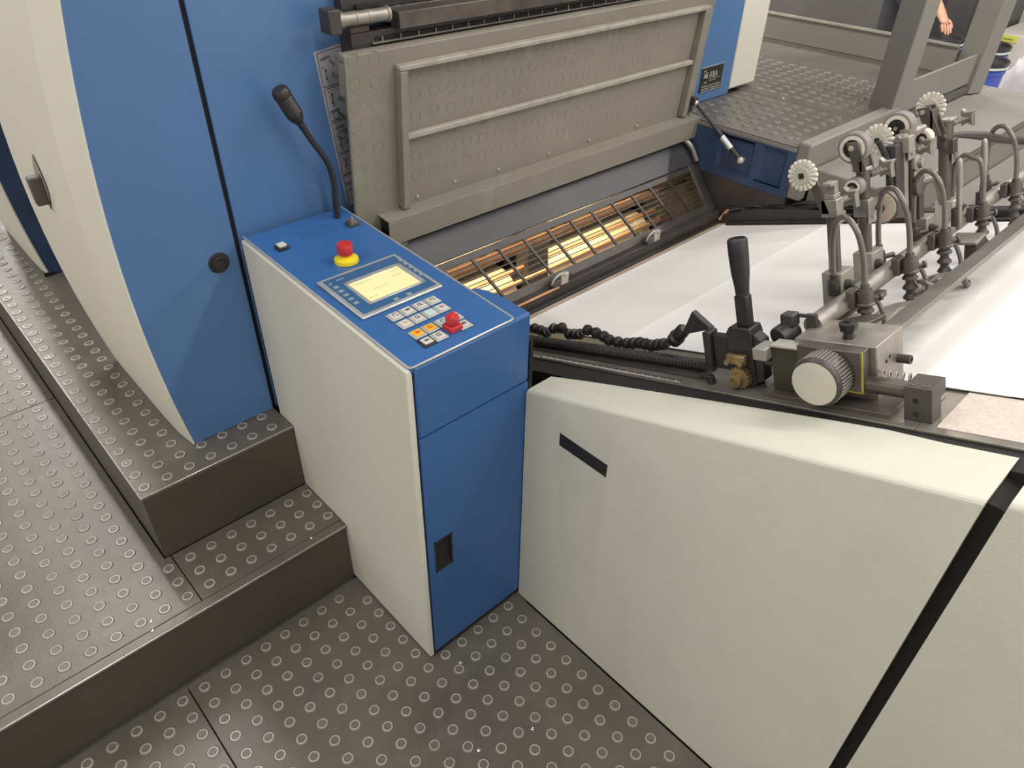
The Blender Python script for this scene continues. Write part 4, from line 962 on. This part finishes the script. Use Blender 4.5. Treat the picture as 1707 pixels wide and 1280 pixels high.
ps = thing('paper_stack', 'tall stack of white paper at the top right edge', 'paper stack', (7.6, 2.0, 0))
build(MB().box(7.2, 8.4, 1.2, 2.09, .12, .56), 'sheets', M_paper, ps, .004)
build(MB().box(7.2, 8.4, 1.2, 2.09, 0, .115), 'pallet', M_card, ps)
cab = thing('machine_cabinet', 'dark grey machine cabinet behind the person', 'cabinet', (6.2, 3.2, 0))
build(MB().box(5.78, 6.6, 1.70, 5.4, 0, 1.9), 'body', M_greyd, cab, .01)
build(MB().box(5.768, 5.78, 1.78, 2.9, .2, 1.8), 'door', M_greyd, cab, .004)
build(MB().box(5.760, 5.768, 2.32, 2.36, .9, 1.05), 'handle', M_dark, cab, .003)

# person: standing, leaning forward with one hand on a lid
def skin_body(name, joints, edges, m, parent, root=0, sub=2):
    me = bpy.data.meshes.new(name); me.from_pydata([j[0] for j in joints], edges, [])
    o = bpy.data.objects.new(name, me); C.objects.link(o)
    sk = o.modifiers.new('skin', 'SKIN'); sb = o.modifiers.new('sub', 'SUBSURF'); sb.levels = sub; sb.render_levels = sub
    for k, j in enumerate(joints):
        sv = me.skin_vertices[0].data[k]; r = j[1] if isinstance(j[1], tuple) else (j[1], j[1]); sv.radius = r; sv.use_root = (k == root)
    dgx = bpy.context.evaluated_depsgraph_get(); m2 = bpy.data.meshes.new_from_object(o.evaluated_get(dgx)); bpy.data.objects.remove(o)
    m2.materials.clear(); m2.materials.append(m); m2.polygons.foreach_set('use_smooth', [True]*len(m2.polygons))
    o2 = bpy.data.objects.new(name, m2); C.objects.link(o2); return finish(o2, parent)
px, py = 5.44, 2.03
pr = thing('person', 'person in dark clothes with one bare forearm resting on a bucket lid', 'person', (px, py, 0))
hand = Vector((5.09, 1.665, .725)); wrist = Vector((5.14, 1.745, .790)); elbow = Vector((5.26, 1.985, .985)); sh = Vector((5.33, 1.93, 1.26))
bodyj = [((px, py, .93), (.155, .11)), ((px-.03, py-.02, 1.12), (.15, .105)), ((px-.09, py-.06, 1.33), (.17, .11)), ((px-.13, py-.09, 1.45), (.07, .065)), ((px-.15, py-.10, 1.52), .055), ((px-.16, py-.11, 1.60), (.078, .09)), ((px-.165, py-.115, 1.69), (.07, .08)),
         (tuple(sh), .062), (tuple(elbow), .043), (tuple(elbow.lerp(wrist, .35)), .042), (tuple(wrist), .028),
         ((px+.02, py+.20, 1.36), .062), ((px+.06, py+.27, 1.10), .043), ((px-.02, py+.25, .88), .030),
         ((px, py-.10, .86), .088), ((px-.01, py-.11, .48), .062), ((px+.01, py-.11, .10), .045), ((px-.13, py-.12, .04), .035),
         ((px, py+.10, .86), .088), ((px-.01, py+.11, .48), .062), ((px+.01, py+.11, .10), .045), ((px-.13, py+.12, .04), .035)]
bodye = [(0, 1), (1, 2), (2, 3), (3, 4), (4, 5), (5, 6), (2, 7), (7, 8), (8, 9), (9, 10), (2, 11), (11, 12), (12, 13), (0, 14), (14, 15), (15, 16), (16, 17), (0, 18), (18, 19), (19, 20), (20, 21)]
# hand joins the forearm in the same skin
hj = len(bodyj)
dirh = (hand-wrist).normalized(); sideh = dirh.cross(Vector((0, 0, 1))).normalized()
bodyj.append((tuple(wrist+dirh*.045), (.030, .018))); bodye.append((10, hj))
bodyj.append((tuple(wrist+dirh*.085), (.034, .016))); bodye.append((hj, hj+1))
body = skin_body('body', bodyj, bodye, M_skin, pr)
knk = wrist+dirh*.085
for q, (off, L) in enumerate(((-.026, .060), (-.009, .070), (.009, .066), (.026, .052))):
    a0 = knk+sideh*off-dirh*.01; d1 = (dirh*.75+Vector((0, 0, -.25))).normalized(); d2 = (dirh*.5+Vector((0, 0, -.45))).normalized()
    skin_body('finger', [(tuple(a0), .009), (tuple(a0+d1*L*.5), .0085), (tuple(a0+d1*L*.5+d2*L*.5), .007)], [(0, 1), (1, 2)], M_skin, body, sub=1)
a0 = wrist+dirh*.04-sideh*.020; skin_body('thumb', [(tuple(a0), .011), (tuple(a0-sideh*.018+dirh*.026), .0095), (tuple(a0-sideh*.020+dirh*.056+Vector((0, 0, -.012))), .008)], [(0, 1), (1, 2)], M_skin, body, sub=1)
skin_body('trousers', [((px, py, .95), (.168, .122)), ((px, py-.10, .84), .102), ((px-.01, py-.11, .48), .078), ((px+.01, py-.11, .10), .066), ((px, py+.10, .84), .102), ((px-.01, py+.11, .48), .078), ((px+.01, py+.11, .10), .066)], [(0, 1), (1, 2), (2, 3), (0, 4), (4, 5), (5, 6)], M_cloth, pr)
skin_body('shirt', [((px, py, .99), (.172, .124)), ((px-.03, py-.02, 1.14), (.165, .118)), ((px-.09, py-.06, 1.34), (.182, .122)), ((px-.13, py-.09, 1.44), .075), (tuple(sh), .074), (tuple(sh.lerp(elbow, .62)), .060), ((px+.02, py+.20, 1.36), .074), ((px+.045, py+.245, 1.19), .060)], [(0, 1), (1, 2), (2, 3), (2, 4), (4, 5), (2, 6), (6, 7)], M_shirt, pr)
skin_body('hair', [((px-.135, py-.095, 1.66), (.075, .085)), ((px-.155, py-.11, 1.735), (.072, .082))], [(0, 1)], M_hair, pr)
for s in (-1, 1):
    build(MB().sphere((px-.235, py-.115+s*.030, 1.625), .010, 10), 'eye', M_btn, pr)
    build(MB().sphere((px-.155, py-.112+s*.088, 1.615), .020, 10), 'ear', M_skin, pr)
    build(MB().prism([(px-.24, 0.0), (px-.06, 0), (px-.05, .05), (px-.12, .09), (px-.24, .04)], py+s*.12-.045, py+s*.12+.045, ax=1), 'shoe', M_shirt, pr, .012)
build(MB().prism([(px-.236, 1.575), (px-.262, 1.580), (px-.240, 1.63)], py-.128, py-.102, ax=1), 'nose', M_skin, pr, .004)
build(MB().box(px-.236, px-.225, py-.140, py-.090, 1.545, 1.556), 'mouth', M_inkred, pr, .003)
